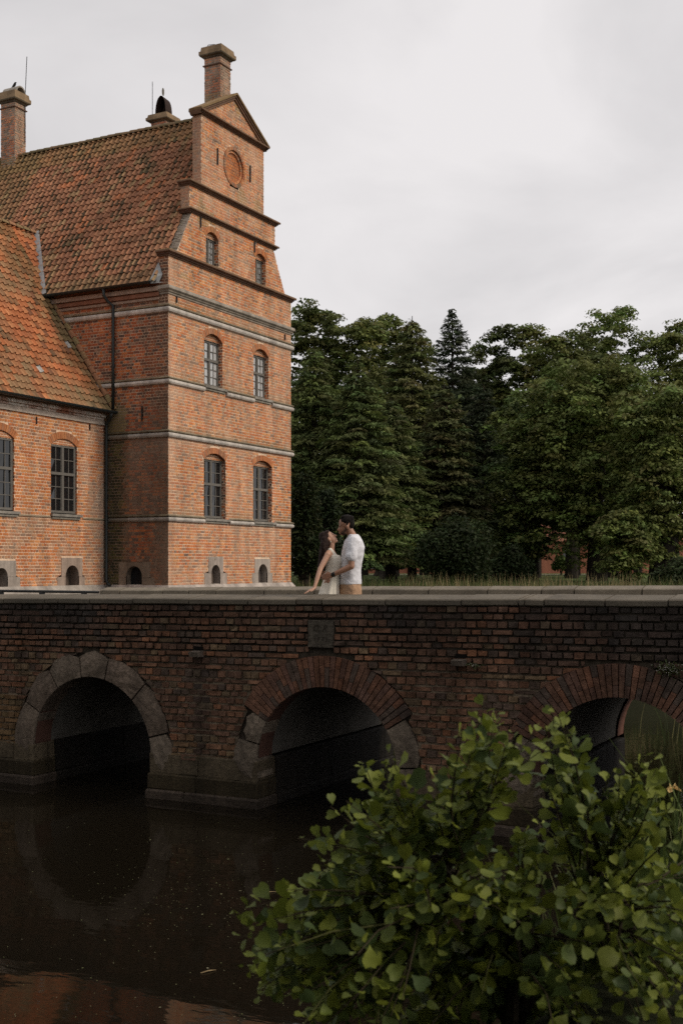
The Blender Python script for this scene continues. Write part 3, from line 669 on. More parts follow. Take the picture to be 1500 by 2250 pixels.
mb = MB(); n = 12; vs = []
def hood(q, k): a = math.pi*q/n; return (-24.74-.21*k*math.cos(a)*(1.12 if a < 1.2 else 1), math.sin(a)**.8)
for (yy, k) in ((34.12, 1.0), (34.52, .95)):
    for q in range(n+1):
        x, s_ = hood(q, k); vs.append((x, yy, 18.86+.72*s_*k))
mb.add(vs, [(q, q+1, n+2+q, n+1+q) for q in range(n)]+[tuple(range(n+1, 2*n+2))], (.03, .018, .012))
mb.build('chimney_cowl', mat_plain('rusted_sheet_iron', (.035, .02, .014), .8, .2), ch3)
mb = MB(); vs = [(-24.76+.045*math.cos(2*math.pi*q/14)+.02*t, 34.3-.05*t, 19.76+.135*math.sin(2*math.pi*q/14)) for t in (0, 1) for q in range(14)]
mb.add(vs, [tuple(range(14)), tuple(range(27, 13, -1))]+[(q, 14+q, 14+(q+1) % 14, (q+1) % 14) for q in range(14)], (.3, .27, .22)); mb.build('wind_vane', M['stone'], ch3)
MB().tube([(-24.98, 33.97, 17.6), (-24.98, 33.97, 19.4), (-24.98, 33.97, 20.05)], .011, 5).build('lightning_rod', M['iron'], ch3)

# ---- wing
wp, wb = [], MB(); wh = []
for i, (ul, ur) in enumerate(((1.2*22.517, 1.2*23.481), (1.2*20.30, 1.2*21.267))):
    wh.append(opening(pw, wing, ul, ur, gz(4.57), gz(6.235), .20, .21, .05, wp, wb, t_wing, MORT_W, (2, 3), M['glass'], seed=200+i*17))
niche(pw, wing, wh, 1.2*22.895, 1.2*23.678, 1.2*22.746, 1.2*23.765, gz(3.497), gz(3.03), BASE, 1.2*23.045, 1.2*23.539, gz(3.31), .30, (.40, .30, .235), (.10, .072, .055))
niche(pw, wing, wh, 1.2*20.55, 1.2*21.312, 1.2*20.45, 1.2*21.448, gz(3.42), gz(3.046), BASE, 1.2*20.65, 1.2*21.043, gz(3.25), .30, (.43, .36, .30), (.11, .08, .062))
brick_wall(pw, BASE, 7.62, lambda v: (23.0, Yt), wh, t_wing, wp, wb, MORT_W, seed=41)
wb.build('mortar_bed', M['mortar'], wing)
emit(wp, 'brick', M['brick'], wing, 'brickwork')
mb = MB(); mb.box((-31.5, 22.7, -1), (Xw-.36, Yt-.01, 8.0), (.4, .2, .13)); mb.build('wall_core', M['mortar'], wing)
mb = MB()
for k in range(60):                     # moulded brick eaves with flaking limewash
    y0 = 22.7+k*.115
    for (z0, z1, o) in ((7.76, 7.83, .06), (7.83, 7.93, .14)):
        c = lerp((.40, .17, .10), (.80, .70, .60), max(0, min(1, .55+.9*nz(y0, z0*3, 2, 1.3)+rr.uniform(-.25, .25))))
        if y0+.107 < Yt-.13: mb.box((Xw-.1, y0, z0), (Xw+o+rr.uniform(-.006, .006), y0+.107, z1-.006), c)
mb.box((Xw-.1, 22.7, 7.60), (Xw+.05, Yt-.13, 7.66), (.55, .46, .38)); mb.box((Xw-.1, 22.7, 7.66), (Xw+.02, Yt-.13, 7.76), (.72, .58, .47)); mb.box((Xw-.1, 22.7, 7.93), (Xw+.2, Yt-.13, 7.98), (.3, .2, .14))
mb.build('eaves_cornice', M['brick'], wing)
mb = MB(); mb.box((Xw-.05, 22.7, gz(4.46)), (Xw+.03, 1.2*22.517-.03, gz(4.50)), (.36, .27, .18)); mb.box((Xw-.05, 1.2*23.69, gz(4.46)), (Xw+.03, Yt-.1, gz(4.50)), (.34, .27, .18)); mb.build('ledge', M['brick'], wing)
mb = MB(); sweep(mb, [(Xw, 22.7), (Xw, Yt-.02)], [(-.02, 0), (.14, 0), (.14, BASE-.16), (.02, BASE+.03), (-.02, BASE+.03)], (.40, .35, .30)); mb.build('plinth', M['stone'], wing)
for (y, z) in ((1.2*22.0, 7.45), (1.2*23.95, 7.50)): MB().box((Xw, y-.015, z-.12), (Xw+.04, y+.015, z+.08)).build('wall_anchor', M['iron'], wing)
# bird on the chimney cap
bird = thing('bird', 'small dark bird perched on the barrel cap of the leftmost chimney', 'bird', (-30.55, 33.19, 20.585))
mb = MB(); o = WL[bird]
mb.tube([o+Vector((-.10, 0, .03)), o+Vector((-.03, 0, .05)), o+Vector((.03, 0, .085)), o+Vector((.06, 0, .13)), o+Vector((.085, 0, .165)), o+Vector((.115, 0, .16)), o+Vector((.15, 0, .15))], [.008, .035, .05, .045, .032, .02, .003], 8)
mb.build('body', M['iron'], bird, True)
MB().tube([o+Vector((.02, .015, .05)), o+Vector((.02, .015, -.005))], .006, 4).build('leg', M['iron'], bird)
MB().tube([o+Vector((.02, -.015, .05)), o+Vector((.02, -.015, -.005))], .006, 4).build('leg', M['iron'], bird)
# ------------------------------------------------------------------ bridge over the moat
YB, YF, SL = 14.0, 18.3, .011                   # front face, far face, gentle rise to the right
DECK = 2.2
def cz(x): return 2.867+SL*(x+7.33)             # front top edge of the near coping
bridge = thing('brick_bridge', 'dark weathered brick bridge with three arches over the moat', 'bridge', (-7.5, 16.1, 0))
pb = Plane((0, YB, 0), Vector((1, 0, SL)), (0, 0, 1), (0, -1, 0))
ARCH = [(-11.40, .58, 1.09, .355), (-7.505, .655, 1.045, .415), (-3.61, .71, 1.05, .40)]
bp, bb = [], MB(); bh = []
for (xc, zc, r, t) in ARCH:
    def f(v, xc=xc, zc=zc, r=r, t=t):
        z = v+SL*xc; ro = r+t+.004
        if z > zc+ro: return None
        if t > .36 and z < zc+ro*.50: ro = r+.335
        h = math.sqrt(max(ro*ro-(z-zc)**2, 0)) if z > zc else ro
        return (xc-h, xc+h)
    bh.append(f)
PLQ = (-7.746, -7.377, 2.223, 2.574)
bh.append(rect_span(PLQ[0]-.012, PLQ[1]+.012, PLQ[2]-SL*-7.5-.04, PLQ[3]-SL*-7.5+.01))
PB = [((.155, .078, .046), 36), ((.13, .07, .045), 28), ((.20, .09, .048), 12), ((.085, .057, .042), 14), ((.15, .10, .058), 10)]
def t_bridge(u, v, rr):
    c = pick(rr, PB); z = v+SL*u
    n = nz(u, z, 1, .9)+.6*nz(u, z, 5, 2.4)
    top = (z-1.95)/.75
    soot = max(0, top)*.62+.5*n+(.42 if u > -5.2 and z > 2.0 else 0)*(1 if u > -4.6 else (u+5.2)/.6)
    if u < -12.2 and z > 2.25: soot += .45*min(1, (-12.2-u)/.5)
    st = math.exp(-((u+9.47+.05*nz(0, z, 2, 3))/.16)**2)*(1 if z < 2.05 else 0)
    c = lerp(c, (.026, .023, .021), max(min(.9, soot), st*.75))
    if z < .95: c = lerp(c, (.15, .105, .04), .5*(1-z/.95)+.5*nz(u, z, 9, 3))
    if u < -12.6 and z < 1.3: c = lerp(c, (.16, .11, .04), .4)
    return mul(c, 1.4)
brick_wall(pb, .60+.075, 2.8626, lambda v: (-15.2, .6), bh, t_bridge, bp, bb, (lambda v: lerp((.18, .14, .10), (.035, .029, .022), (v-1.75)/.45)), course=.0925, Ls=.272, Lh=.136, joint=.016, proud=.012, dep=.03, jit=.012, back_n=-.010, seed=77, uneven=.010, odd=.3)
def t_ring(u, v, rr):
    c = pick(rr, [((.16, .074, .043), 40), ((.13, .064, .043), 25), ((.09, .06, .045), 20), ((.20, .084, .045), 10)])
    return mul(lerp(c, (.05, .042, .036), max(0, .3+.5*nz(u, v, 3, 1.5))), 1.3)
pb0 = Plane((0, YB, 0), (1, 0, 0), (0, 0, 1), (0, -1, 0))
ring(pb0, ARCH[1][0], ARCH[1][1], 1.045, 1.46, R(31), R(149), 34, t_ring, bp, proud=.022, dep=.05, joint=.012, split=.36, seed=3)
ring(pb0, ARCH[2][0], ARCH[2][1], 1.05, 1.45, R(24), R(156), 38, t_ring, bp, proud=.022, dep=.05, joint=.012, split=.36, seed=8)
for (xc, zc, r, t) in ARCH:
    for i in range(30):
        a0, a1 = R(-12+204*i/30), R(-12+204*(i+1)/30)
        bb.quad(*[(xc+q*math.cos(a), YB+.034, zc+q*math.sin(a)) for q, a in ((r+.03, a1), (r+.03, a0), (r+t+.12, a0), (r+t+.12, a1))], (.06, .048, .038))
bb.build('mortar_bed', M['bmortar'], bridge)
emit(bp, 'brick', M['bbrick'], bridge, 'brickwork', weight=lambda x, y: .15 if (x > 980 and y > 1620) or (x > 720 and y > 1720) else 1)
def stone(a0, a1, xc, zc, r0, r1, col, seed, name='arch_stone', pr=.035, dep=.38, nA=4, nR=4):
    rr = random.Random(seed); vs = []; g = .012; s0, s1 = min(a0, a1), max(a0, a1)
    for i in range(nR+1):
        for j in range(nA+1):
            fa, fr = j/nA, i/nR
            rad = r0+(r1-r0)*fr; a = s1-g/rad-(s1-s0-2*g/rad)*fa
            edge = (min(fa, 1-fa)*2)*(min(fr, 1-fr)*2)
            if i == nR and j in (0, nA): rad -= rr.uniform(.03, .08)
            elif i == nR: rad += rr.uniform(-.02, .03)
            n = pr*(.25+.75*min(1, edge*2.2))+rr.uniform(-.006, .006)
            if i == 0: n = pr*.4; 
            vs.append(pb0.P(xc+rad*math.cos(a), zc+rad*math.sin(a), n))
    k = nA+1; fs = [(i*k+j, i*k+j+1, (i+1)*k+j+1, (i+1)*k+j) for i in range(nR) for j in range(nA)]
    b = len(vs); rim = [j for j in range(k)]+[(i+1)*k-1 for i in range(1, nR+1)]+[nR*k+j for j in range(nA-1, -1, -1)]+[i*k for i in range(nR-1, 0, -1)]
    for q in rim: v = Vector(vs[q]); vs.append((v.x, YB+dep, v.z))
    m = len(rim); fs += [(rim[(q+1) % m], rim[q], b+q, b+(q+1) % m) for q in range(m)]
    MB().add(vs, fs, col).build(name, M['granite'], bridge)
GR = (.19, .15, .112)
xc, zc, r, t = ARCH[0]; angs = [186, 152, 124.6, 99, 76.5, 46.5, 14.3, -11]
for i, (a, b) in enumerate(zip(angs, angs[1:])): stone(R(a), R(b), xc, zc, r, r+t, mul(lerp(GR, (.17, .12, .09), rnd.random()*.6), rnd.uniform(.85, 1.12)), i+50)
xc, zc, r, t = ARCH[1]
for i, (a, b, t_) in enumerate(((149, 168, .27), (168, 194, .36), (31, 3, .33), (3, -12, .40))): stone(R(a), R(b), xc, zc, r, r+t_, mul(GR, rnd.uniform(.8, 1.15)), i+70)
xc, zc, r, t = ARCH[2]
for i, (a, b, t_) in enumerate(((156, 172, .3), (172, 192, .38), (24, 4, .34), (4, -12, .38))): stone(R(a), R(b), xc, zc, r, r+t_, mul(GR, rnd.uniform(.8, 1.1)), i+80)
# pier bases: three courses of dressed blocks stepping out to the water
def block(x0, x1, y0, y1, z0, z1, col, rr):
    ch = .018; mb = MB(); vs = []
    for (zz, c) in ((z0, .004), (z0+ch, 0), (z1-ch*1.3, 0), (z1, ch)):
        vs += [(x0+c, y0+c, zz), (x1-c, y0+c, zz), (x1-c, y1, zz), (x0+c, y1, zz)]
    vs = [(x+rr.uniform(-.004, .004), y+rr.uniform(-.006, .006), z+rr.uniform(-.004, .004)) for x, y, z in vs]
    mb.add(vs, [(i*4+k, i*4+(k+1) % 4, i*4+4+(k+1) % 4, i*4+4+k) for i in range(3) for k in range(4)]+[(12, 13, 14, 15), (3, 2, 1, 0)], col)
    return mb.build('pier_block', M['granite'], bridge)
rb = random.Random(12)
inner = [(-16, ARCH[0][0]-1.09), (ARCH[0][0]+1.09, ARCH[1][0]-1.045), (ARCH[1][0]+1.045, ARCH[2][0]-1.05), (ARCH[2][0]+1.05, 1.0)]
for q, (a, b) in enumerate(inner):
    for (z0, z1, o, col, lm) in ((-.9, .13, .075, (.062, .046, .034), .85), (.13, .36, .045, (.046, .034, .018), .78), (.36, .62+.03*q, .02, (.12, .092, .058), .8)):
        x = a-(0 if q == 0 else o*.8); xe = b+(0 if q == 3 else o*.8)
        while x < xe-.05:
            l = lm*rb.uniform(.7, 1.15); x1 = x+l
            if xe-x1 < .35: x1 = xe
            block(x+.004, x1-.004, YB-o, YB+.45, z0, z1, mul(col, rb.uniform(.85, 1.2)), rb)
            if x1 == xe or x == a-(0 if q == 0 else o*.8):     # return of the base along the arch side
                pass
            x = x1
    for side in (0, 1):                                        # base walls running through under the vault
        X = (a if side == 0 else b); s = -1 if side == 0 else 1
        if (q == 0 and side == 0) or (q == 3 and side == 1): continue
        y = YB+.46
        while y < YF-.1:
            l = rb.uniform(.7, 1.1); y1 = min(y+l, YF)
            for (z0, z1, o) in ((-.9, .13, .06), (.13, .62+.03*q, .03)):
                x0, x1 = sorted((X-s*.3, X+s*o)); block(x0, x1, y+.003, y1-.003, z0, z1, mul((.022, .018, .014), rb.uniform(.8, 1.15)), rb)
            y = y1
# vaults, spandrel core, deck
plas = mat_tint('vault_plaster', .9, .2, .3, 20, .35, 2.5, lich=(.10, .09, .075), lscale=1.6, lamt=.60)
for (xc, zc, r, t) in ARCH:
    mb = MB(); n = 28; rr_ = r+.02; zs = zc+.03
    arc = [(xc-rr_*math.cos(math.pi*i/n), zs+rr_*math.sin(math.pi*i/n)) for i in range(n+1)]
    ys = [(YB+.02, YB+.37, (.11, .055, .04)), (YB+.37, YF-.35, (.15, .137, .118)), (YF-.35, YF, (.15, .07, .05))]
    for (y0, y1, c) in ys:
        d = .0 if c[1] > .08 else -.03
        for (p, q) in zip(arc, arc[1:]):
            v0 = [(xc+(p_[0]-xc)*(1+d/rr_), y, zs+(p_[1]-zs)*(1+d/rr_)) for p_, y in ((p, y0), (p, y1), (q, y1), (q, y0))]
            mb.quad(*v0, c)
    mb.build('vault', plas, bridge)
cb = MB(); ccol = (.06, .05, .04)
def strips(y, flip):
    n = 14
    for (xc, zc, r, t) in ARCH:
        arc = [(xc-(r+.02)*math.cos(math.pi*i/n), zc+(r+.02)*math.sin(math.pi*i/n)) for i in range(n+1)]
        for (p, q) in zip(arc, arc[1:]):
            v = [(p[0], y, p[1]), (q[0], y, q[1]), (q[0], y, 2.4), (p[0], y, 2.4)]; cb.quad(*(v[::-1] if flip else v), ccol)
    for (a, b) in inner:
        v = [(a-.02, y, -1), (b+.02, y, -1), (b+.02, y, 2.4), (a-.02, y, 2.4)]; cb.quad(*(v[::-1] if flip else v), ccol)
strips(YB+.30, False); strips(YF, True)
for k in range(20):
    x0, x1 = -23.4+k*1.22, -22.18+k*1.22; z0, z1 = cz(x0)-.09, cz(x1)-.09
    cb.add([(x0, YB+.03, 1.95), (x1, YB+.03, 1.95), (x1, YB+.03, z1), (x0, YB+.03, z0), (x0, YB+.42, 1.95), (x1, YB+.42, 1.95), (x1, YB+.42, z1), (x0, YB+.42, z0)], [(0,1,2,3),(3,2,6,7),(5,4,7,6)], ccol)
cb.box((-23.4, YB+.03, -1), (-16, YB+.4, 1.95), ccol)
cb.build('spandrel_core', M['bmortar'], bridge)
MB().box((-23.4, YB+.3, 1.98), (12, YF-.3, DECK), (.20, .18, .15)).build('roadway', mat_tint('gravel_roadway', .95, .1, .6, 40, .35, 12), bridge)
fp = MB()

for k in range(14):
    x0, x1 = -14.45+k*1.1, -13.35+k*1.1; z0, z1 = cz(x0)-.056, cz(x1)-.056
    fp.add([(x0, 17.96, 1.9), (x1, 17.96, 1.9), (x1, 17.96, z1), (x0, 17.96, z0), (x0, 18.29, 1.9), (x1, 18.29, 1.9), (x1, 18.29, z1), (x0, 18.29, z0)], [(0,1,2,3),(3,2,6,7),(5,4,7,6),(4,0,3,7)], (.2, .1, .07))
fp.build('far_parapet', M['bbrick'], bridge)
# coping stones
def xb(px, Y): d = F_+R_*((px-750)/2645); return d.x/d.y*Y
def coping(x0, x1, y0, y1, dz0, th, rise, col, rr, back=False):
    mb = MB(); g = .011; ch = .015; vs = []; j = lambda: rr.uniform(-.005, .005)
    for x in (x0+g, x1-g):
        zt = cz(x)+dz0
        sec = [(y0+ch, zt-th), (y0, zt-th+ch), (y0, zt-ch), (y0+ch, zt), (y1-ch if not back else (y0+y1)/2, zt+rise), (y1, zt+rise-ch if not back else zt), (y1, zt-th)]
        a, b = j(), j()
        vs += [(x, y+a, z+b) for y, z in sec]
    n = 7; mb.add(vs, [(i, (i+1) % n, n+(i+1) % n, n+i) for i in range(n)]+[tuple(range(n-1, -1, -1)), tuple(range(n, 2*n))], col)
    mb.build('coping_stone', M['coping'], bridge)
rc = random.Random(4); CP = (.150, .126, .094)
js = [xb(p, YB) for p in (-200, -90, 12, 102, 131, 200, 294, 418, 547, 653, 709, 848, 1015, 1140, 1153, 1196, 1329, 1468, 1620, 1780)]
for a, b in zip(js, js[1:]): coping(a, b, YB-.035, YB+.46, rc.uniform(-.004, .004), .085, .048, mul(CP, rc.uniform(.82, 1.12)), rc)
coping(-23.3, js[0], YB-.035, YB+.46, 0, .085, .048, CP, rc)
jf = [xb(p, 17.9) for p in (219, 263, 358, 414, 474, 580, 690, 817, 940, 1070, 1188, 1260, 1409, 1540)]
for a, b in zip(jf, jf[1:]): coping(a, b, 17.9, 18.36, .055+rc.uniform(-.004, .004), .11, .045, mul((.20, .168, .125), rc.uniform(.9, 1.1)), rc, True)
# drain spouts
for (x, z) in ((-9.50, 2.075), (-5.588, 2.10)):
    mb = MB(); mb.add([(x-.075, YB-.13, z-.04), (x+.075, YB-.13, z-.04), (x+.09, YB+.05, z-.05), (x-.09, YB+.05, z-.05), (x-.08, YB-.15, z+.025), (x+.07, YB-.15, z+.03), (x+.085, YB+.05, z+.045), (x-.085, YB+.05, z+.045)],
        [(0,3,2,1),(4,5,6,7),(0,1,5,4),(1,2,6,5),(2,3,7,6),(3,0,4,7)], (.15, .12, .095)); mb.build('drain_spout', M['granite'], bridge)
    MB().box((x-.07, YB-.0165, z+.05), (x+.07, YB+.03, z+.10)).build('drain_hole', M['dark'], bridge)
# name plaque: cut initials and a year
px0, px1, pz0, pz1 = PLQ
mb = MB(); mb.add([(px0, YB-.03, pz0), (px1, YB-.03, pz0), (px1, YB-.03, pz1), (px0, YB-.03, pz1), (px0-.006, YB+.02, pz0-.006), (px1+.006, YB+.02, pz0-.006), (px1+.006, YB+.02, pz1+.006), (px0-.006, YB+.02, pz1+.006)],
    [(0,1,2,3),(4,5,1,0),(5,6,2,1),(6,7,3,2),(7,4,0,3)], (.092, .078, .060)); plq = mb.build('plaque', M['granite'], bridge)
def text_mesh(txt, size, shear, x, z):
    cu = bpy.data.curves.new('t', 'FONT'); cu.body = txt; cu.size = size; cu.align_x = 'CENTER'; cu.shear = shear; cu.extrude = .0015; cu.resolution_u = 3
    ob = bpy.data.objects.new('t', cu); sc.collection.objects.link(ob)
    bpy.context.view_layer.update()
    me = bpy.data.meshes.new_from_object(ob.evaluated_get(bpy.context.evaluated_depsgraph_get())); bpy.data.objects.remove(ob)
    me.transform(Matrix.Translation(Vector((x, YB-.0315, z))-WL[plq]) @ Matrix.Rotation(R(90), 4, 'X'))
    me.materials.clear(); me.materials.append(M['carved']); link(bpy.data.objects.new('inscription', me), plq, WL[plq])
M['carved'] = mat_plain('carved_lettering', (.042, .034, .026), .9, .1)
text_mesh('C. R.', .125, .35, (px0+px1)/2, pz0+.21); text_mesh('1 7 7 1', .075, .1, (px0+px1)/2, pz0+.085)
# small flowering weeds rooted in the joints
def weed(x, z, w_, h_, n, label, seed):
    r2 = random.Random(seed); o = thing('wall_plant', label, 'plant', (x, YB-.02, z)); mb = MB(); fl = MB()
    for i in range(n):
        a, b = r2.gauss(0, w_*.4), r2.gauss(0, h_*.4); p = Vector((x+a, YB-.03-abs(r2.gauss(0, .035)), z+b)); s_ = r2.uniform(.008, .018)
        u = Vector((r2.uniform(-1, 1), r2.uniform(-1, 1), r2.uniform(-1, 1))).normalized()*s_; v = u.orthogonal().normalized()*s_*.7
        mb.quad(p-u, p-v, p+u, p+v, lerp((.05, .07, .02), (.09, .10, .035), r2.random()))
        if i % 4 == 0: q = p+Vector((0, -.012, .004)); fl.quad(q+Vector((-.005, 0, -.005)), q+Vector((.005, 0, -.004)), q+Vector((.005, 0, .005)), q+Vector((-.005, 0, .005)), (.5, .46, .42))
    for i in range(7):
        p = Vector((x+r2.gauss(0, w_*.35), YB-.04, z+r2.gauss(0, h_*.3))); mb.tube([(x, YB-.01, z), (x+(p.x-x)*.5, YB-.05, (z+p.z)/2+.02), p], .002, 3, (.08, .06, .03))
    mb.build('leaves', M['leafmat'], o); fl.build('blossom', M['leafmat'], o, kind='stuff')
weed(-3.02, 2.12, .16, .10, 260, 'leafy weed with pale blossoms on the bridge above the rightmost arch', 3)
weed(-2.75, 2.25, .10, .14, 120, 'wispy weed on the bridge wall at the very edge of the picture', 5)
weed(-5.40, 2.07, .12, .035, 70, 'thin weed growing beside the right-hand drain spout', 4)
# low iron rail where the far parapet stops before the castle
rail = thing('iron_rail', 'low black iron rail standing before the castle wing', 'railing', (-17.0, 17.9, DECK))
zr = 2.805
MB().tube([(-23.2, 17.9, zr), (-14.4, 17.9, zr)], .026, 8).build('rail', M['iron'], rail, True)
for px in (3, 93, 185, -90):
    x = xb(px, 17.9); MB().tube([(x, 17.9, DECK-.02), (x, 17.9, zr-.03)], .03, 8).build('post', M['iron'], rail)
    MB().box((x-.04, 17.86, zr-.07), (x+.04, 17.94, zr+.012)).build('bracket', M['iron'], rail)

# ------------------------------------------------------------------ water, ground
m, t, b = new_mat('moat_water'); b.inputs['Base Color'].default_value = (.0085, .0065, .004, 1); b.inputs['Roughness'].default_value = .035; b.inputs['IOR'].default_value = 1.33
tcn = t.nodes.new('ShaderNodeNewGeometry'); b.inputs['Specular IOR Level'].default_value = .36; mp = t.nodes.new('ShaderNodeMapping'); mp.inputs['Scale'].default_value = (1.0, 2.2, 1); t.links.new(tcn.outputs['Position'], mp.inputs[0])
nn = t.nodes.new('ShaderNodeTexNoise'); nn.inputs['Scale'].default_value = 1.7; nn.inputs['Detail'].default_value = 3; t.links.new(mp.outputs[0], nn.inputs['Vector'])
bm_ = t.nodes.new('ShaderNodeBump'); bm_.inputs['Strength'].default_value = .05; bm_.inputs['Distance'].default_value = .05; t.links.new(nn.outputs[0], bm_.inputs['Height']); t.links.new(bm_.outputs[0], b.inputs['Normal'])
wo = MB().quad((-90, -2, 0), (40, -2, 0), (40, 60, 0), (-90, 60, 0)).build('water', m, None, kind='structure')
def sstep(a, b_, x): x = max(0, min(1, (x-a)/(b_-a))); return x*x*(3-2*x)
def gh(x, y):
    ye = 4.9+3.9*sstep(-3.0, -.4, x)                       # near bank
    hN = max(-1.2, min(1.75, (ye-y)*.55+.08*nz(x, y, 0, .9)))
    fb = 34.0-9*sstep(-.5, 4, x)   # far bank
    hF = max(-1.2, min(2.0, (y-fb)*.5+.06*nz(x, y, 0, .8)))
    if y > 42: hF = 2.0+.45*sstep(42, 62, y)
    hR = max(-1.2, min(2.0, (x-2.5)*.7))
    return max(hN, hF, hR)
gx = [-900, -400, -200, -120, -80, -60, -48, -40, -34]+[-30+i*.8 for i in range(45)]+[6+i*2.5 for i in range(12)]+[40, 60, 90, 140, 250, 500, 900]
gyv = [-300, -100, -40, -20, -10, -5]+[-2+i*.5 for i in range(28)]+[12, 14, 18, 21]+[22+i*.6 for i in range(36)]+[44+i*3 for i in range(22)]+[115, 130, 150, 200, 300, 500, 900, 1500]
V = [(x, y, gh(x, y)) for y in gyv for x in gx]; k = len(gx)
Fc = [(j*k+i, j*k+i+1, (j+1)*k+i+1, (j+1)*k+i) for j in range(len(gyv)-1) for i in range(k-1)]
cols = []
for f in Fc:
    x, y, z = V[f[0]]; cols.append(lerp((.055, .085, .022), (.075, .085, .03), .5+.5*nz(x, y, 3, .3)) if y > 44 else (.028, .032, .014))
g = MB(); g.v = V; g.f = Fc; g.c = cols
g.build('ground', mat_tint('turf', .95, .1, .6, 12, .4, 1.2), None, smooth=True, kind='structure')
# ------------------------------------------------------------------ trees, shrubs, grass
rg = np.random.default_rng(3)
def leaf_quads(P, Nrm, size, asp, cols, dirs=None):
    """diamond leaves: P (n,3) centres, Nrm normals, size (n,)"""
    n = len(P); Nrm = Nrm/np.linalg.norm(Nrm, axis=1, keepdims=True)
    a = dirs if dirs is not None else rg.normal(size=(n, 3)); a = a-(a*Nrm).sum(1, keepdims=True)*Nrm
    a /= np.linalg.norm(a, axis=1, keepdims=True)+1e-9; b = np.cross(Nrm, a)
    s = size[:, None]; L = a*s; W = b*s*asp; bend = Nrm*s*.18
    V = np.stack([P-L-bend, P-W, P+L-bend, P+W], 1).reshape(-1, 3)
    return V, np.arange(n*4).reshape(n, 4), cols
def crown_obj(name, chunks, mat, par, kind=None):
    V = np.concatenate([c[0] for c in chunks]); off = 0; Fs = []
    for c in chunks: Fs.append(c[1]+off); off += len(c[0])
    me = np_mesh(V, np.concatenate(Fs), np.concatenate([c[2] for c in chunks]), WL[par], name); me.materials.append(mat)
    o = link(bpy.data.objects.new(name, me), par, WL[par]); return props(o, kind=kind)
def vary(base, n, lo=.7, hi=1.35, tw=.12):
    c = np.array(base)[None]*rg.uniform(lo, hi, (n, 1)); return c*(1+rg.uniform(-tw, tw, (n, 3)))
def site(px, d): p = ray_at(px, d); p.z = gh(p.x, p.y)-.05; return p
def broadleaf(name, label, px, d, ytop, hw, ybot, n=22000, pal=((.045, .07, .018),), leaf=.15, lobes=22, seed=1, trunk=.35, sparse=1.0, depth=.8, group=None):
    global rg; rg = np.random.default_rng(seed); b = site(px, d); s = d/2645
    zt = 3.3+(1243-ytop)*s; zb = 3.3+(1243-ybot)*s; rw = hw*s; cz_ = (zt+zb)/2; rz = (zt-zb)/2
    t = thing(name, label, 'tree', b, group); chunks = []; cent = []
    for i in range(lobes):
        kz = -.92+1.75*(i+.5)/lobes+rg.uniform(-.08, .08); qa = i*2.39996+rg.uniform(-.4, .4); qr = math.sqrt(max(.05, 1-max(kz*1.02, 0)**4))*(rg.uniform(.5, .8) if i % 4 else rg.uniform(0, .4))*(1 if kz > -.5 else .88)
        k = np.array([math.cos(qa)*qr, math.sin(qa)*qr, kz])
        lr = rw*rg.uniform(.30, .46); c = np.array([b.x+k[0]*rw, b.y+k[1]*rw*depth, cz_+k[2]*rz]); lz = min(lr*.9, rz*.42)
        c[2] = min(c[2], zt-lz); cent.append((c, lr)); m = int(n*1.5/lobes); q = max(8, int(m/46)); per = m//q
        dr = rg.normal(size=(q, 3)); dr[:, 2] += .30; dr /= np.linalg.norm(dr, axis=1, keepdims=True)
        cp = c+dr*np.array([lr, lr, lz])*rg.uniform(.62, 1.10, (q, 1)); pr_ = rg.uniform(.40, .85, q)*(rw/4.5)**.35      # leafy pads, domed and lit from above
        rho = np.sqrt(rg.random(q*per)); th = rg.uniform(0, 2*math.pi, q*per); R0 = np.repeat(pr_, per); ox, oy = rho*np.cos(th), rho*np.sin(th)
        oz = .42*(1-rho**2)-.30*rg.random(q*per)**2.2
        P = np.repeat(cp, per, 0)+np.stack([ox*R0, oy*R0, oz*R0], 1)+rg.normal(size=(q*per, 3))*.05
        Nr = np.stack([ox*.75, oy*.75, np.full(q*per, .85)], 1)+rg.normal(size=(q*per, 3))*.38
        cc = np.repeat(vary(pal[rg.integers(len(pal))], q, .80, 1.25), per, 0)*rg.uniform(.8, 1.25, (q*per, 1))
        chunks.append(leaf_quads(P, Nr, leaf*.85*rg.uniform(.55, 1.15, q*per), .62, cc))
    crown_obj('crown', chunks, M['farleaf'], t)
    mb = MB(); ztr = cz_+rz*.25; bk = (.03, .025, .02)
    mb.tube([b, b+Vector((.05, 0, (ztr-b.z)*.35)), b+Vector((-.1, .05, (ztr-b.z)*.7)), (b.x, b.y, ztr)], [trunk*1.35, trunk, trunk*.75, trunk*.3], 9, bk)
    for c, lr in cent[:10]:
        z0 = b.z+(ztr-b.z)*rg.uniform(.4, .95); mb.tube([(b.x, b.y, z0), (b.x*.45+c[0]*.55, b.y*.45+c[1]*.55, z0*.4+c[2]*.6), tuple(c)], [trunk*.4, trunk*.22, .03], 5, bk)
    mb.build('trunk', M['bark'], t); return t
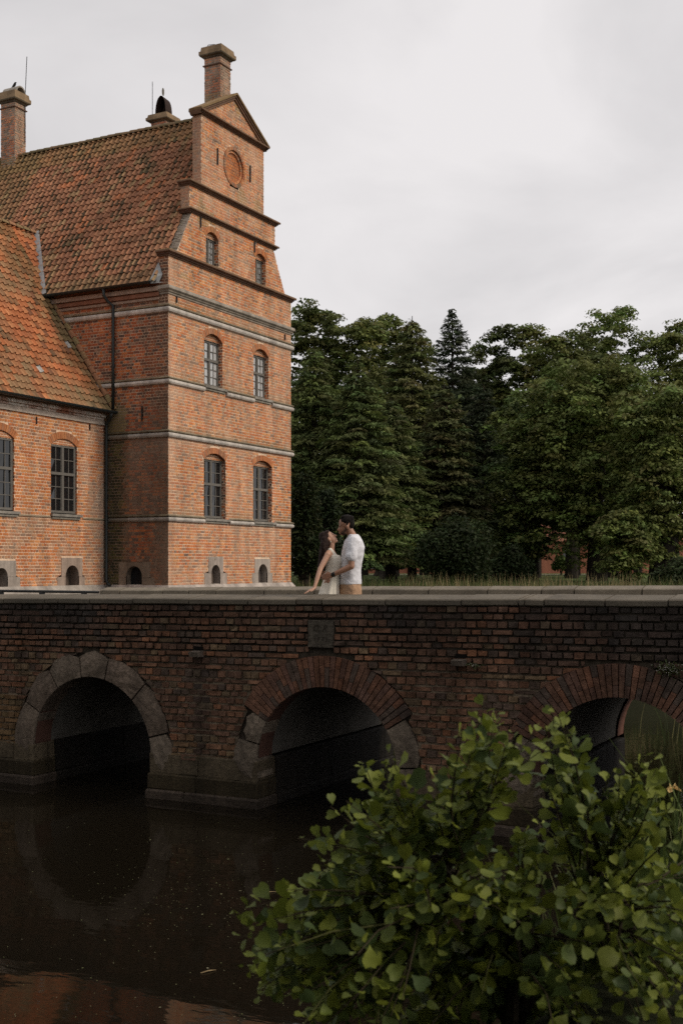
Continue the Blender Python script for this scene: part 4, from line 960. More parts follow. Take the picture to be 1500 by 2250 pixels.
def conifer(name, label, px, d, ytop, hw, ybot, pal=((.035, .06, .022),), seed=1, gap=.42, spray=.30, droop=.25, power=.55, tip=.12, nbr=18, trunk=.25, group=None, up=.0):
    global rg; rg = np.random.default_rng(seed); b = site(px, d); s = d/2645
    zt = 3.3+(1243-ytop)*s; zb = 3.3+(1243-ybot)*s; rw = hw*s; H = zt-zb; t = thing(name, label, 'tree', b, group); chunks = []
    z = zb
    while z < zt-.05:
        f = (zt-z)/H; L0 = max(tip, rw*(1-(1-f)**1.0)**power*1.0); L0 = rw*max(.04, f**power); nb = max(5, int(nbr*(.45+.55*f)))
        for k in range(nb):
            az = 2*math.pi*(k+rg.random())/nb; L = L0*rg.uniform(.72, 1.12); zz = z+rg.uniform(-.2, .2)*gap*2
            dv = np.array([math.cos(az), math.sin(az), 0]); sd = np.array([-dv[1], dv[0], 0])
            m = max(10, int(L*34)); tt = rg.uniform(.18, 1, m)**.8; wid = .22+.34*L*.5*(1-abs(tt-.55))*.9
            lat = rg.uniform(-1, 1, m)*wid
            zz_ = zz+tt*L*up-droop*(tt*L)**1.4*.35-np.abs(lat)*.28+rg.normal(size=m)*.05
            P = np.array([b.x, b.y, 0])+dv*(tt*L)[:, None]+sd*lat[:, None]; P[:, 2] = zz_
            Nr = np.array([0, 0, 1.0])+dv*.35+rg.normal(size=(m, 3))*.42; dd = dv*1.0+sd*(np.sign(lat)*.8)[:, None]+rg.normal(size=(m, 3))*.3; dd[:, 2] -= .15
            cc = vary(pal[rg.integers(len(pal))], 1, .75, 1.3)*rg.uniform(.75, 1.25, (m, 1))*(.85+.35*tt)[:, None]
            chunks.append(leaf_quads(P, Nr, spray*rg.uniform(.5, 1.0, m)*.55, .34, cc, dd))
        z += gap*(.75+.5*rg.random())*(.6+.4*f)
    crown_obj('crown', chunks, M['farleaf'], t)
    mb = MB(); mb.tube([b, (b.x, b.y, (b.z+zt)/2), (b.x, b.y, zt+.15)], [trunk*1.2, trunk*.7, .02], 8, (.035, .027, .02)); mb.build('trunk', M['bark'], t); return t
G1, G2, G3, G4 = (.135, .155, .045), (.10, .118, .038), (.140, .172, .050), (.06, .076, .03)
PT = 'park trees behind the moat'
broadleaf('chestnut_tree', 'tall round-topped leafy tree rising just beside the gable', 722, 88, 671, 128, 1080, 28000, (G1, G2), .19, 24, 11, .4, group=PT)
broadleaf('leafy_tree', 'leafy tree top between the round-topped tree and the spire-topped fir', 865, 94, 706, 110, 1050, 17000, (G1, G2), .19, 16, 12, .35, group=PT)
broadleaf('leafy_tree', 'leafy tree just right of the spire-topped fir, sky showing through', 1082, 98, 722, 92, 1100, 15000, (G2, (.07, .085, .03)), .19, 14, 13, .35, group=PT)
broadleaf('leafy_tree', 'narrow leafy tree with a flat clipped-looking top in the middle of the park', 1176, 95, 712, 88, 1120, 16000, (G1, G2), .19, 15, 14, .35, group=PT)
broadleaf('oak_tree', 'tall open-crowned tree whose bare branches show against the sky', 1345, 86, 679, 112, 1040, 15000, (G1, G3), .17, 17, 15, .35, group=PT)
broadleaf('oak_tree', 'leafy tree at the right edge, sky showing through its crown', 1470, 84, 710, 108, 1100, 17000, (G1, G3), .17, 17, 16, .4, group=PT)
broadleaf('leafy_tree', 'dark leafy tree standing behind the big front maple', 1255, 80, 728, 112, 1130, 18000, (G2, G1), .17, 17, 17, .35, group=PT)
broadleaf('maple_tree', 'broad green tree with spreading crown, largest in front of the park', 1310, 66, 792, 195, 1195, 36000, (G3, G1, G3), .15, 34, 18, .45, group=PT)
broadleaf('maple_tree', 'lighter green rounded tree in front, left of the broadest crown', 1165, 68, 866, 110, 1222, 19000, (G3, (.07, .10, .03)), .15, 20, 19, .35, group=PT)
broadleaf('oak_tree', 'thick-trunked tree at the right edge with low hanging branches', 1458, 60, 835, 120, 1215, 20000, (G3, G1), .15, 20, 20, .62, group=PT)
broadleaf('leafy_tree', 'low drooping tree whose branches hang to the grass near the right edge', 1375, 58, 1120, 80, 1262, 9000, (G3, G1), .13, 12, 24, .2, group=PT)
for i, (px, yt, hw, lab) in enumerate(((655, 820, 115, 'dim leafy tree in the second row, beside the gable'), (800, 830, 115, 'dim leafy tree in the second row, above the couple'), (930, 840, 115, 'dim leafy tree in the second row, behind the brownish fir'), (1030, 800, 105, 'dim leafy tree in the second row, behind the dark spruces'), (1130, 840, 115, 'dim leafy tree in the second row, behind the lighter maple'), (1400, 840, 125, 'dim leafy tree in the second row, behind the thick-trunked tree'), (1265, 850, 120, 'dim leafy tree in the second row, behind the broadest maple'))):
    broadleaf('leafy_tree', lab, px, 108, yt, hw, 1195, 15000, (G2, G4), .24, 20, 60+i, .3, group=PT)
FT = 'fir trees behind the couple'
conifer('fir_tree', 'layered fir standing closest to the gable corner', 690, 62, 770, 150, 1225, ((.13, .155, .055), (.10, .125, .045)), 31, .40, .34, group=FT)
conifer('fir_tree', 'layered fir directly above the couple', 785, 60, 800, 150, 1215, ((.125, .15, .052), (.095, .12, .044)), 32, .40, .34, group=FT)
conifer('fir_tree', 'tall brownish fir with pointed top right of the couple', 905, 70, 700, 165, 1215, ((.125, .14, .048), (.105, .12, .044), (.12, .12, .045)), 33, .44, .36, power=.62, group=FT)
conifer('spruce_tree', 'dark spruce with a thin spire against the sky', 993, 80, 684, 165, 1240, ((.045, .056, .032), (.05, .062, .032)), 34, .5, .34, power=.7, up=.2, group=FT)
conifer('fir_tree', 'shorter brown-green fir in front of the dark spruce', 975, 66, 850, 130, 1225, ((.08, .095, .036), (.085, .085, .036)), 35, .44, .36, group=FT)
conifer('spruce_tree', 'very dark spruce in the gap left of the green maples', 1062, 74, 850, 120, 1235, ((.04, .052, .026),), 36, .48, .34, group=FT)
conifer('fir_tree', 'low fir between the couple and the dark round bush', 858, 64, 880, 130, 1205, ((.11, .13, .045), (.09, .11, .04)), 37, .42, .34, group=FT)
conifer('yew_tree', 'dark upright yew beside the foot of the gable', 668, 50, 1050, 48, 1284, ((.022, .032, .012), (.034, .042, .014)), 38, .24, .26, power=.35, nbr=16, up=1.5, droop=0)
conifer('yew_tree', 'dark upright yew just behind the woman', 716, 53, 1085, 46, 1284, ((.020, .030, .012),), 39, .24, .26, power=.35, nbr=16, up=1.3, droop=0)
def shrub(name, label, px, d, ytop, hw, pal, seed, n=9000, leaf=.11):
    global rg; rg = np.random.default_rng(seed); b = site(px, d); s = d/2645; zt = 3.3+(1243-ytop)*s; rw = hw*s; t = thing(name, label, 'shrub', b); chunks = []
    for i in range(16):
        a = rg.uniform(0, 2*math.pi); q = rg.uniform(0, .68); lr = rw*rg.uniform(.3, .45)
        c = np.array([b.x+math.cos(a)*q*rw, b.y+math.sin(a)*q*rw*.8, 0]); top = b.z+(zt-b.z)*(1-.55*q*q); c[2] = max(b.z+lr*.4, top-lr*rg.uniform(.8, 2.4))
        if i == 0: c[:2] = b.x, b.y; c[2] = zt-lr*.9
        m = n//16; dr = rg.normal(size=(m, 3)); dr /= np.linalg.norm(dr, axis=1, keepdims=True)
        P = c+dr*lr*rg.uniform(.7, 1.05, (m, 1))+rg.normal(size=(m, 3))*.08
        chunks.append(leaf_quads(P, dr*.6+np.array([0, 0, .6])+rg.normal(size=(m, 3))*.5, leaf*rg.uniform(.6, 1.2, m), .5, vary(pal, m)))
    crown_obj('foliage', chunks, M['farleaf'], t)
    mb = MB()
    for k in range(5): a = k*1.3; mb.tube([b, b+Vector((math.cos(a)*rw*.3, math.sin(a)*rw*.3, (zt-b.z)*.6))], [.06, .02], 5, (.03, .025, .02))
    mb.build('stem', M['bark'], t)
shrub('round_bush', 'large dark rounded bush on the lawn right of the couple', 1000, 57, 1135, 120, (.026, .038, .013), 41, 14000)
shrub('low_bush', 'low dark bush on the lawn left of the lighter maple trunk', 1130, 60, 1200, 55, (.03, .042, .016), 42, 6000)
shrub('low_bush', 'small dark bush on the lawn at the right picture edge', 1490, 52, 1225, 60, (.04, .055, .02), 43, 5000)
shrub('pale_bush', 'pale green bush far off under the trees', 1232, 105, 1222, 22, (.10, .14, .04), 44, 2500, .16)
for (px, d, r_, lab) in ((1255, 92, .42, 'bare dark tree trunk flaring at its foot beneath the maples'), (1165, 84, .5, 'dark tree trunk in deep shade left of the flaring trunk'), (852, 76, .45, 'dark fir trunk before the far red building'), (835, 98, .4, 'slim greenish trunk beside the grey door of the far building')):
    b = site(px, d); t = thing('tree_trunk', lab, 'tree', b); mb = MB()
    mb.tube([b+Vector((0, 0, -.1)), b+Vector((0, 0, .35)), b+Vector((.05, 0, 1.2)), b+Vector((0, 0, 4)), b+Vector((.1, 0, 9))], [r_*1.7, r_*1.15, r_, r_*.85, r_*.4], 10, (.032, .026, .02)); mb.build('trunk', M['bark'], t)
    rg = np.random.default_rng(int(px)); m = 2500; P = np.array([b.x, b.y, b.z+8])+rg.normal(size=(m, 3))*np.array([2.2, 2.2, 1.5])
    crown_obj('crown', [leaf_quads(P, np.array([0, 0, 1.])+rg.normal(size=(m, 3))*.6, .2*rg.uniform(.6, 1.2, m), .6, vary(G2, m))], M['farleaf'], t)
# far red building glimpsed below the crowns
bl = ray_at(1090, 132); bl.z = gh(bl.x, bl.y); far = thing('farm_building', 'long low red brick building glimpsed under the tree crowns', 'building', bl)
pf = Plane(bl-R_*20+Vector((0, 0, 0)), R_, (0, 0, 1), -F_); RB = (.36, .145, .09)
mb = MB(); pbox(mb, pf, 0, 42, -.3, 3.6, -8, 0, RB); mb.build('wall', M['brick'], far)
mb = MB(); mb.quad(pf.P(-.4, 3.5, .4), pf.P(42.4, 3.5, .4), pf.P(42.4, 6.6, -4), pf.P(-.4, 6.6, -4), (.25, .1, .06)); mb.quad(pf.P(-.4, 6.6, -4), pf.P(42.4, 6.6, -4), pf.P(42.4, 3.5, -8.4), pf.P(-.4, 3.5, -8.4), (.25, .1, .06)); mb.build('roof', M['tile'], far)
for u in (6.2, 9.4, 12.5, 27.8, 33.0):
    o = pbox(MB(), pf, u-.55, u+.55, .5, 2.9, -.05, .05, (.13, .125, .12)).build('window', M['frame'], far)
    pbox(MB(), pf, u-.42, u+.42, .65, 2.75, .05, .06, (.03, .03, .03)).build('pane', M['glass'], o)
for u in (5.2, 7.2, 10.5, 28.9, 31): pbox(MB(), pf, u-.2, u+.2, -.2, 3.5, 0, .18, mul(RB, 1.05)).build('pilaster', M['brick'], far)
pp = ray_at(1150, 116); pth = MB()
for k in range(24):
    a, b_ = -22+k*2, -20+k*2; q = lambda s_, w_: (pp+R_*s_+F_*w_)
    v = [q(a, -1.6), q(b_, -1.6), q(b_, 1.6), q(a, 1.6)]; pth.quad(*[(p.x, p.y, gh(p.x, p.y)+.03) for p in v], (.42, .37, .28))
pth.build('path', mat_tint('gravel_path', .95, .1, .3, 20, .2, 5), None, kind='structure')
# tall grass on the far bank, seeding stalks
def blades(name, label, pts, hmin, hmax, wd, lean, cols, mat='grass', seed=1, cat=None):
    global rg; rg = np.random.default_rng(seed); n = len(pts); P = np.array(pts); h = rg.uniform(hmin, hmax, n); az = rg.uniform(0, 2*math.pi, n)
    ln = rg.normal(0, lean, (n, 2)); wv = np.stack([np.cos(az), np.sin(az), np.zeros(n)], 1)*wd
    mid = P+np.stack([ln[:, 0]*h*.35, ln[:, 1]*h*.35, h*.55], 1); top = P+np.stack([ln[:, 0]*h, ln[:, 1]*h, h*.97], 1)
    V = np.stack([P-wv, P+wv, mid+wv*.8, mid-wv*.8, top+wv*.12, top-wv*.12], 1).reshape(-1, 3); i = np.arange(n)[:, None]*6
    Fq = np.concatenate([i+np.array([[0, 1, 2, 3]]), i+np.array([[3, 2, 4, 5]])], 1).reshape(-1, 4)
    c = np.array(cols)[rg.integers(len(cols), size=n)]*rg.uniform(.7, 1.3, (n, 1)); c = np.repeat(c, 2, 0)
    me = np_mesh(V, Fq, c, (0, 0, 0), name); me.materials.append(M[mat]); return props(link(bpy.data.objects.new(name, me)), label, cat, kind='stuff')
rq = random.Random(9); pts = []; stalk = []
for i in range(9000):
    px = rq.uniform(630, 1560); l_ = (px-750)/2645; d = rq.uniform(37, 50)/(.8877+.4605*l_); p = ray_at(px, d); z = gh(p.x, p.y)
    if z > .3: pts.append((p.x, p.y, z-.03))
blades('grass', 'rough green grass on the far bank behind the bridge', pts, .3, .85, .012, .22, [(.07, .10, .025), (.06, .085, .025), (.12, .12, .045)], seed=2)
for i in range(520):
    px = rq.choice([rq.gauss(c, 14) for c in (900, 960, 1010, 1060, 1100, 1140, 1180, 1210, 1240, 1290, 1330, 1365, 1400)]+[rq.uniform(640, 1500)]*4); d = rq.uniform(37.8, 41)/(.8877+.4605*(px-750)/2645); p = ray_at(px, d); z = gh(p.x, p.y)
    stalk.append((p.x, p.y, z-.03))
blades('dry_grass_stalks', 'pale dry seeding grass stalks along the far bank', stalk, .75, 1.2, .012, .12, [(.36, .27, .14), (.28, .22, .11), (.22, .2, .09)], seed=3)
# reeds behind the right arch and on the near bank
pts = []
for i in range(90):
    x, y = rq.gauss(-4.3, .35), rq.gauss(24.0, .6); pts.append((x, y, max(gh(x, y), -.1)))
blades('reeds', 'reeds at the water edge seen through the rightmost arch', pts, .5, 1.1, .012, .3, [(.06, .075, .022), (.13, .12, .05), (.05, .065, .02)], seed=4)
pts = []
for i in range(2600):
    px, d = rq.uniform(1180, 1620), rq.uniform(4.9, 8.4); p = ray_at(px, d); z = gh(p.x, p.y)
    if z > -.08: pts.append((p.x, p.y, z-.02))
blades('bank_grass', 'long bright grass blades on the near bank at the right edge', pts, .35, .85, .007, .28, [(.09, .12, .03), (.07, .10, .028), (.14, .15, .06), (.05, .075, .02)], seed=5)
# yellow flag iris
ip = ray_at(1478, 6.6, 1732); gz0 = gh(ip.x, ip.y)
iris = thing('iris_flower', 'single pale yellow iris flower at the right edge above the shrub', 'flower', (ip.x, ip.y, gz0))
MB().tube([(ip.x+.05, ip.y, gz0), (ip.x+.03, ip.y, gz0+.5), (ip.x+.004, ip.y, ip.z-.03), ip], [.008, .007, .005, .004], 6, (.10, .13, .04)).build('stem', M['grass'], iris)
for k in range(6):
    a = k*math.pi/3+.3; dv = Vector((math.cos(a), math.sin(a), 0)); sd = Vector((-dv.y, dv.x, 0)); big = k % 2 == 0
    L, W2, up_ = (.048, .017, -.018) if big else (.022, .007, .028)
    p = Vector(ip); mb = MB(); vs = [p, p+dv*L*.4+sd*W2*.5+Vector((0, 0, .012)), p+dv*L*.85+sd*W2+Vector((0, 0, up_*.5)), p+dv*L+Vector((0, 0, up_)), p+dv*L*.85-sd*W2+Vector((0, 0, up_*.5)), p+dv*L*.4-sd*W2*.5+Vector((0, 0, .012))]
    mb.add(vs, [(0, 1, 2, 3), (0, 3, 4, 5)], (.72, .50, .20)).build('petal', M['leafmat'], iris)
# flecks floating on the moat
fl = MB(); r5 = random.Random(21)
for i in range(420):
    px = r5.uniform(0, 800); py = r5.uniform(1790, 2250)
    if r5.random() < .5: px, py = r5.gauss(430, 110), r5.gauss(1960, 55)
    d = 3.3*2645/(py-1243); p = ray_at(px, d, py); s_ = r5.uniform(.003, .009)*(2.0 if r5.random() < .06 else 1); a = r5.uniform(0, 3.14)
    u = Vector((math.cos(a), math.sin(a), 0))*s_; v = Vector((-u.y, u.x, 0))*.6
    fl.quad(*[(p+k).xyz[:2]+(.004,) for k in (-u, -v, u, v)], lerp((.28, .25, .16), (.20, .22, .08), r5.random()))
fl.build('floating_flecks', M['grass'], None, label='tiny pale flecks floating on the dark water', kind='stuff')
for (px, py, l, a, lab) in ((590, 1962, .16, .35, 'thin reddish twig floating beside the shrub'), (458, 2136, .14, .6, 'pale twig floating on the dark water near the picture bottom')):
    d = 3.3*2645/(py-1243); p = ray_at(px, d, py); p.z = .006; dv = R_*math.cos(a)+F_*math.sin(a)
    tw = MB().tube([p-dv*l/2, p+Vector((0, 0, .006)), p+dv*l/2], [.003, .005, .002], 5, (.3, .22, .12)).build('twig', M['bark'], None, loc=p); props(tw, lab, 'twig')
# unseen foliage mass added behind the camera to shade bridge front and castle side
rg = np.random.default_rng(77); n = 9000
P = np.stack([rg.uniform(-34, 7, n), rg.uniform(-12, -4.5, n), 1.5+15.5*rg.random(n)**.9], 1)
V, Fq, c = leaf_quads(P, np.array([0, .5, .6])+rg.normal(size=(n, 3))*.6, rg.uniform(.35, .75, n), .7, vary(G2, n))
me = np_mesh(V, Fq, c, (0, 0, 0), 'added_shade_foliage'); me.materials.append(M['farleaf'])
props(link(bpy.data.objects.new('added_shade_foliage', me)), 'unseen foliage mass added behind the viewer to shade the bridge', kind='stuff')
# ------------------------------------------------------------------ alder shrub in the foreground
rb = random.Random(31)
root = ray_at(1130, 4.35); root.z = gh(root.x, root.y)-.05
alder = thing('alder_shrub', 'leafy green alder shrub in front of the bridge, nearest the viewer', 'shrub', root)
def leaf_mesh(seed):
    """alder leaf: broad, widest beyond the middle, blunt and notched at the tip, slightly pleated"""
    r2 = random.Random(seed); n = 9; W = r2.uniform(.36, .46); rib = []; e1 = []; e2 = []
    fold = r2.uniform(.10, .38); curl = r2.uniform(-.14, .22)
    prof = [.03, .16, .40, .66, .86, .98, 1.0, .86, .52]
    for i in range(n):
        t = i/(n-1); w_ = W*prof[i]*(1+r2.uniform(-.06, .06)); z = -curl*4*(t-.4)**2+curl*.64; wav = r2.uniform(-.035, .035); back = .05 if i % 2 else 0
        rib.append((t-(.07 if i == n-1 else 0), 0, z-fold*w_)); e1.append((t*1.0+.02-back*.3, w_, z+wav)); e2.append((t*1.0+.02-back*.3, -w_, z-wav))
    vs = rib+e1+e2; fs = []
    for i in range(n-1):
        fs.append((i, i+1, n+i+1, n+i)); fs.append((i+1, i, 2*n+i, 2*n+i+1))
    return vs, fs
LV = [leaf_mesh(i) for i in range(14)]
tips = [(1065, 1548), (1100, 1580), (1018, 1590), (1212, 1552), (1240, 1600), (1180, 1600), (792, 1672), (852, 1655), (830, 1700), (1412, 1655), (1440, 1690), (1345, 1695), (1375, 1730), (726, 1772), (760, 1760), (655, 1842), (690, 1835), (1000, 1668), (960, 1700), (512, 2012), (540, 2040), (628, 1955), (560, 2150), (585, 2090), (905, 1742), (880, 1790), (1100, 1660), (1150, 1680), (1480, 1765), (1300, 1750), (1250, 1700), (1060, 1700), (940, 1790), (700, 1900), (740, 1860), (990, 1745), (1200, 1720), (1490, 1830), (640, 2010), (520, 2060), (600, 2020), (1130, 1610), (1040, 1640), (820, 1760), (1440, 1740), (1222, 1562), (1236, 1580), (1196, 1592), (1228, 1625), (1252, 1650), (1202, 1640), (1050, 1570), (1085, 1565), (1072, 1610), (1030, 1625), (1110, 1640), (805, 1690), (845, 1690), (1400, 1680), (1430, 1665), (1360, 1700)]
topc = [(490, 2020), (520, 2005), (600, 1960), (640, 1860), (700, 1800), (760, 1720), (800, 1690), (880, 1710), (940, 1750), (985, 1690), (1010, 1610), (1060, 1580), (1120, 1620), (1180, 1600), (1240, 1590), (1270, 1720), (1330, 1730), (1400, 1690), (1460, 1730), (1600, 1740)]
def ytop(px):
    for a, b in zip(topc, topc[1:]):
        if a[0] <= px <= b[0]: return a[1]+(b[1]-a[1])*(px-a[0])/(b[0]-a[0])
    return 1800
while len(tips) < 430:
    px = rb.uniform(520, 1600); y0 = ytop(px)+85; lim = 2300
    py = y0+(lim-y0)*rb.random()**.85
    if px < 560 and py > 2130: continue
    if px < 640 and py > 2190: continue
    if rb.random() < .25 and not (560 < px < 1000): continue
    tips.append((px, py))
pal = [(.145, .175, .024), (.115, .145, .026), (.175, .20, .027), (.085, .115, .028), (.065, .095, .03)]
pieces = []; sup = MB()
hubs = [root+Vector((0, 0, .35)), root+R_*-.25+Vector((0, 0, .5)), root+R_*.3+Vector((0, 0, .45))]
for i, (px, py) in enumerate(tips):
    low = (py-1550)/700; d = rb.uniform(3.75, 4.6) if i >= 62 else rb.uniform(3.95, 4.3)
    if i >= 62 and low < .5: d = rb.uniform(4.1, 5.1)
    elif i >= 62 and rb.random() < .6: d = rb.uniform(4.4, 5.3)
    tip = ray_at(px, d, py); hub = min(hubs, key=lambda h: (h-tip).length)
    side = rb.uniform(.25, .45); start = tip.lerp(hub, min(.75, .42/max((tip-hub).length, .3)))
    dirn = (tip-start).normalized(); start = start+Vector((rb.gauss(0, .03), rb.gauss(0, .03), -.05))
    mid = start.lerp(tip, .55)+Vector((rb.gauss(0, .02), rb.gauss(0, .02), rb.uniform(-.01, .03)))
    mb = MB() if i < 280 else sup; mb.tube([start, mid, tip], [.0042, .003, .0014], 5, (.05, .04, .024) if rb.random() < .75 else (.08, .08, .03))
    if i < 280: mb.build('shoot', M['bark'], alder)
    nl = rb.randint(9, 15) if i >= 62 else rb.randint(14, 19); az0 = rb.uniform(0, 6.28)
    for k in range(nl):
        t = ((k+.4)/nl)**.85; p = start.lerp(mid, t/.55) if t < .55 else mid.lerp(tip, (t-.55)/.45)
        az = az0+k*2.4; s_ = rb.choice((.042, .054, .066, .078))*rb.uniform(.85, 1.15)*(1.0 if t < .75 else (1.25-t)*1.6)
        ax = (tip-start).normalized(); x_ = ax.orthogonal().normalized(); y_ = ax.cross(x_)
        ld = (x_*math.cos(az)+y_*math.sin(az))*.85+ax*.5+Vector((0, 0, rb.uniform(-.15, .3))); ld.normalize()
        nm = Vector((rb.gauss(.1, .65), rb.gauss(-.25, .65), .8)); nm = (nm-ld*nm.dot(ld)).normalized(); sd = nm.cross(ld)
        vs, fs = LV[rb.randrange(14)]; q = p+ld*.012
        col = mul(pal[rb.randrange(len(pal))], rb.uniform(.8, 1.2)); col = lerp(col, (.22, .25, .045), .5 if t > .8 else 0)
        pieces.append(([q+ld*(v[0]*s_)+sd*(v[1]*s_)+nm*(v[2]*s_) for v in vs], fs, col))
    if i % 3 == 0: MB().tube([hub, hub.lerp(start, .5)+Vector((rb.gauss(0, .03), rb.gauss(0, .03), .02)), start], [.012, .009, .0055], 6, (.05, .04, .028)).build('branch', M['bark'], alder)
sup.build('shoots', M['bark'], alder, kind='stuff')
for h in hubs: MB().tube([root+Vector((rb.gauss(0, .04), rb.gauss(0, .04), -.1)), root.lerp(h, .5), h], [.03, .022, .014], 7, (.05, .042, .03)).build('stem', M['bark'], alder)
# rank leaves by the extent of the whole blade
pieces = [([v for v in p[0]], p[1], p[2]) for p in pieces]
def big(p):
    q = [pix(v) for v in (p[0][0], p[0][8], p[0][13], p[0][22])]; xs = [a[0] for a in q]; ys = [a[1] for a in q]
    if max(xs) < 0 or min(xs) > 1500 or min(ys) > 2250: return 0
    area = abs((q[1][0]-q[0][0])*(q[3][1]-q[2][1])-(q[1][1]-q[0][1])*(q[3][0]-q[2][0])); return area/(q[0][2]**2)
order = sorted(range(len(pieces)), key=lambda i: -big(pieces[i])); top = set(order[:300]); rest = MB()
for i, (vs, fs, c) in enumerate(pieces):
    if i in top:
        cen = sum((Vector(v) for v in vs), Vector())/len(vs); me = mesh_from(vs, fs, [c]*len(fs), True, cen, 'leaf'); me.materials.append(M['leafmat']); link(bpy.data.objects.new('leaf', me), alder, cen)
    else: rest.add(vs, fs, c)
rest.build('leaves', M['leafmat'], alder, True, kind='stuff')
# ------------------------------------------------------------------ the couple on the bridge
def skin_mat(name, col):
    m, t, b = new_mat(name); b.inputs['Base Color'].default_value = (*col, 1); b.inputs['Roughness'].default_value = .5
    b.inputs['Subsurface Weight'].default_value = .08; b.inputs['Subsurface Radius'].default_value = (.01, .004, .002); return m
M['skin_m'] = skin_mat('skin_tan', (.36, .185, .115)); M['skin_w'] = skin_mat('skin_light_tan', (.50, .275, .18))
M['hair_m'] = mat_plain('dark_hair', (.012, .009, .0075), .7, .12, 0, .4, 60, .6, 160); M['hair_w'] = mat_plain('dark_brown_hair', (.024, .012, .009), .65, .15, 0, .5, 40, .6, 140)
M['beard'] = mat_plain('short_beard', (.075, .042, .028), .8, .15, 0, .3, 200, .3, 300)
M['shirt'] = mat_plain('white_cotton', (.74, .73, .76), .9, .1, 0, .03, 8, .25, 25)
M['shorts'] = mat_plain('tan_shorts', (.46, .29, .18), .9, .1, 0, .1, 14, .3, 30)
M['dress'] = mat_plain('cream_linen', (.80, .74, .63), .9, .1, 0, .06, 14, .3, 30)
M['shoe'] = mat_plain('pale_shoe', (.5, .48, .45), .7, .2)
def ell(c, r, rot=(0, 0, 0), seg=14):
    bm = bmesh.new(); bmesh.ops.create_uvsphere(bm, u_segments=seg, v_segments=seg//2+3, radius=1)
    from mathutils import Euler
    bm.transform(Matrix.Translation(Vector(c)) @ Euler(rot).to_matrix().to_4x4() @ Matrix.Diagonal((*r, 1))); return bm
def cap(p0, p1, r0, r1, n=12):
    p0, p1 = Vector(p0), Vector(p1); d = (p1-p0).normalized(); x = d.orthogonal().normalized(); y = d.cross(x); bm = bmesh.new(); rings = []
    secs = [(p0, r0, -80), (p0, r0, -50), (p0, r0, -20), (p0, r0, 0), (p1, r1, 0), (p1, r1, 20), (p1, r1, 50), (p1, r1, 80)]
    for (p, r, a) in secs:
        a = R(a); c = p+d*(r*math.sin(a)); q = r*math.cos(a); rings.append([bm.verts.new(c+(x*math.cos(2*math.pi*k/n)+y*math.sin(2*math.pi*k/n))*q) for k in range(n)])
    for a, b in zip(rings, rings[1:]):
        for k in range(n): bm.faces.new((a[k], a[(k+1) % n], b[(k+1) % n], b[k]))
    bm.faces.new(rings[0][::-1]); bm.faces.new(rings[-1]); return bm
def loft(secs, n=20, pleat=0, ph=11):
    bm = bmesh.new(); rings = []
    for i, (z, cx, cy, rx, ry) in enumerate(secs):
        ring_ = []
        for k in range(n):
            a = 2*math.pi*k/n; f = 1+(pleat*(1-i/len(secs))*math.sin(ph*a) if pleat else 0); ring_.append(bm.verts.new((cx+rx*f*math.cos(a), cy+ry*f*math.sin(a), z)))
        rings.append(ring_)
    for a, b in zip(rings, rings[1:]):
        for k in range(n): bm.faces.new((a[k], a[(k+1) % n], b[(k+1) % n], b[k]))
    bm.faces.new(rings[0][::-1]); bm.faces.new(rings[-1]); return bm
def blob(name, shapes, mat, par, vox=.009, sm=3, disp=0, label=None):
    """closed shapes fused into one continuous skin"""
    me = bpy.data.meshes.new(name); bm = bmesh.new()
    for s in shapes:
        tmp = bpy.data.meshes.new('x'); s.to_mesh(tmp); s.free(); bm.from_mesh(tmp); bpy.data.meshes.remove(tmp)
    bmesh.ops.recalc_face_normals(bm, faces=bm.faces); bm.to_mesh(me); bm.free()
    o = bpy.data.objects.new('tmp', me); sc.collection.objects.link(o)
    md = o.modifiers.new('r', 'REMESH'); md.mode = 'VOXEL'; md.voxel_size = vox
    s2 = o.modifiers.new('s', 'SMOOTH'); s2.iterations = sm; s2.factor = .5
    if disp:
        tx = bpy.data.textures.new('folds', 'CLOUDS'); tx.noise_scale = .09; d = o.modifiers.new('d', 'DISPLACE'); d.texture = tx; d.strength = disp; d.mid_level = .5
    bpy.context.view_layer.update()
    m2 = bpy.data.meshes.new_from_object(o.evaluated_get(bpy.context.evaluated_depsgraph_get())); bpy.data.objects.remove(o)
    m2.materials.clear(); m2.materials.append(mat); m2.polygons.foreach_set('use_smooth', [True]*len(m2.polygons))
    ob = bpy.data.objects.new(name, m2); sc.collection.objects.link(ob); ob.parent = par
    if label: ob['label'] = label
    return ob
def hand(wr, dirn, palm_n, size, curl, shapes, spread=.35, thumb=1):
    """palm and five fingers; dirn along the fingers, palm_n out of the palm"""
    d = Vector(dirn).normalized(); nrm = Vector(palm_n); nrm = (nrm-d*nrm.dot(d)).normalized(); s = d.cross(nrm); w_ = Vector(wr)
    pc = w_+d*size*.28
    for k in (-1, 0, 1): shapes.append(cap(w_+s*k*size*.08, w_+d*size*.48+s*k*size*.17, size*.10, size*.085, 8))
    for k, ln in zip((-1.5, -.5, .5, 1.5), (.36, .44, .47, .40)):
        p = w_+d*size*.48+s*k*size*.115; dd = (d+s*k*spread*.12).normalized(); a = p+dd*size*ln*.5+nrm*curl*size*.06; b = a+(dd+nrm*curl).normalized()*size*ln*.55
        shapes.append(cap(p, a, size*.052, size*.047, 6)); shapes.append(cap(a, b, size*.047, size*.036, 6))
    p = w_+d*size*.12+s*thumb*size*.15; a = p+(d*.7+s*thumb*.6+nrm*.25).normalized()*size*.24; b = a+(d+s*thumb*.15+nrm*curl*.5).normalized()*size*.2
    shapes.append(cap(p, a, size*.065, size*.055, 6)); shapes.append(cap(a, b, size*.055, size*.04, 6))
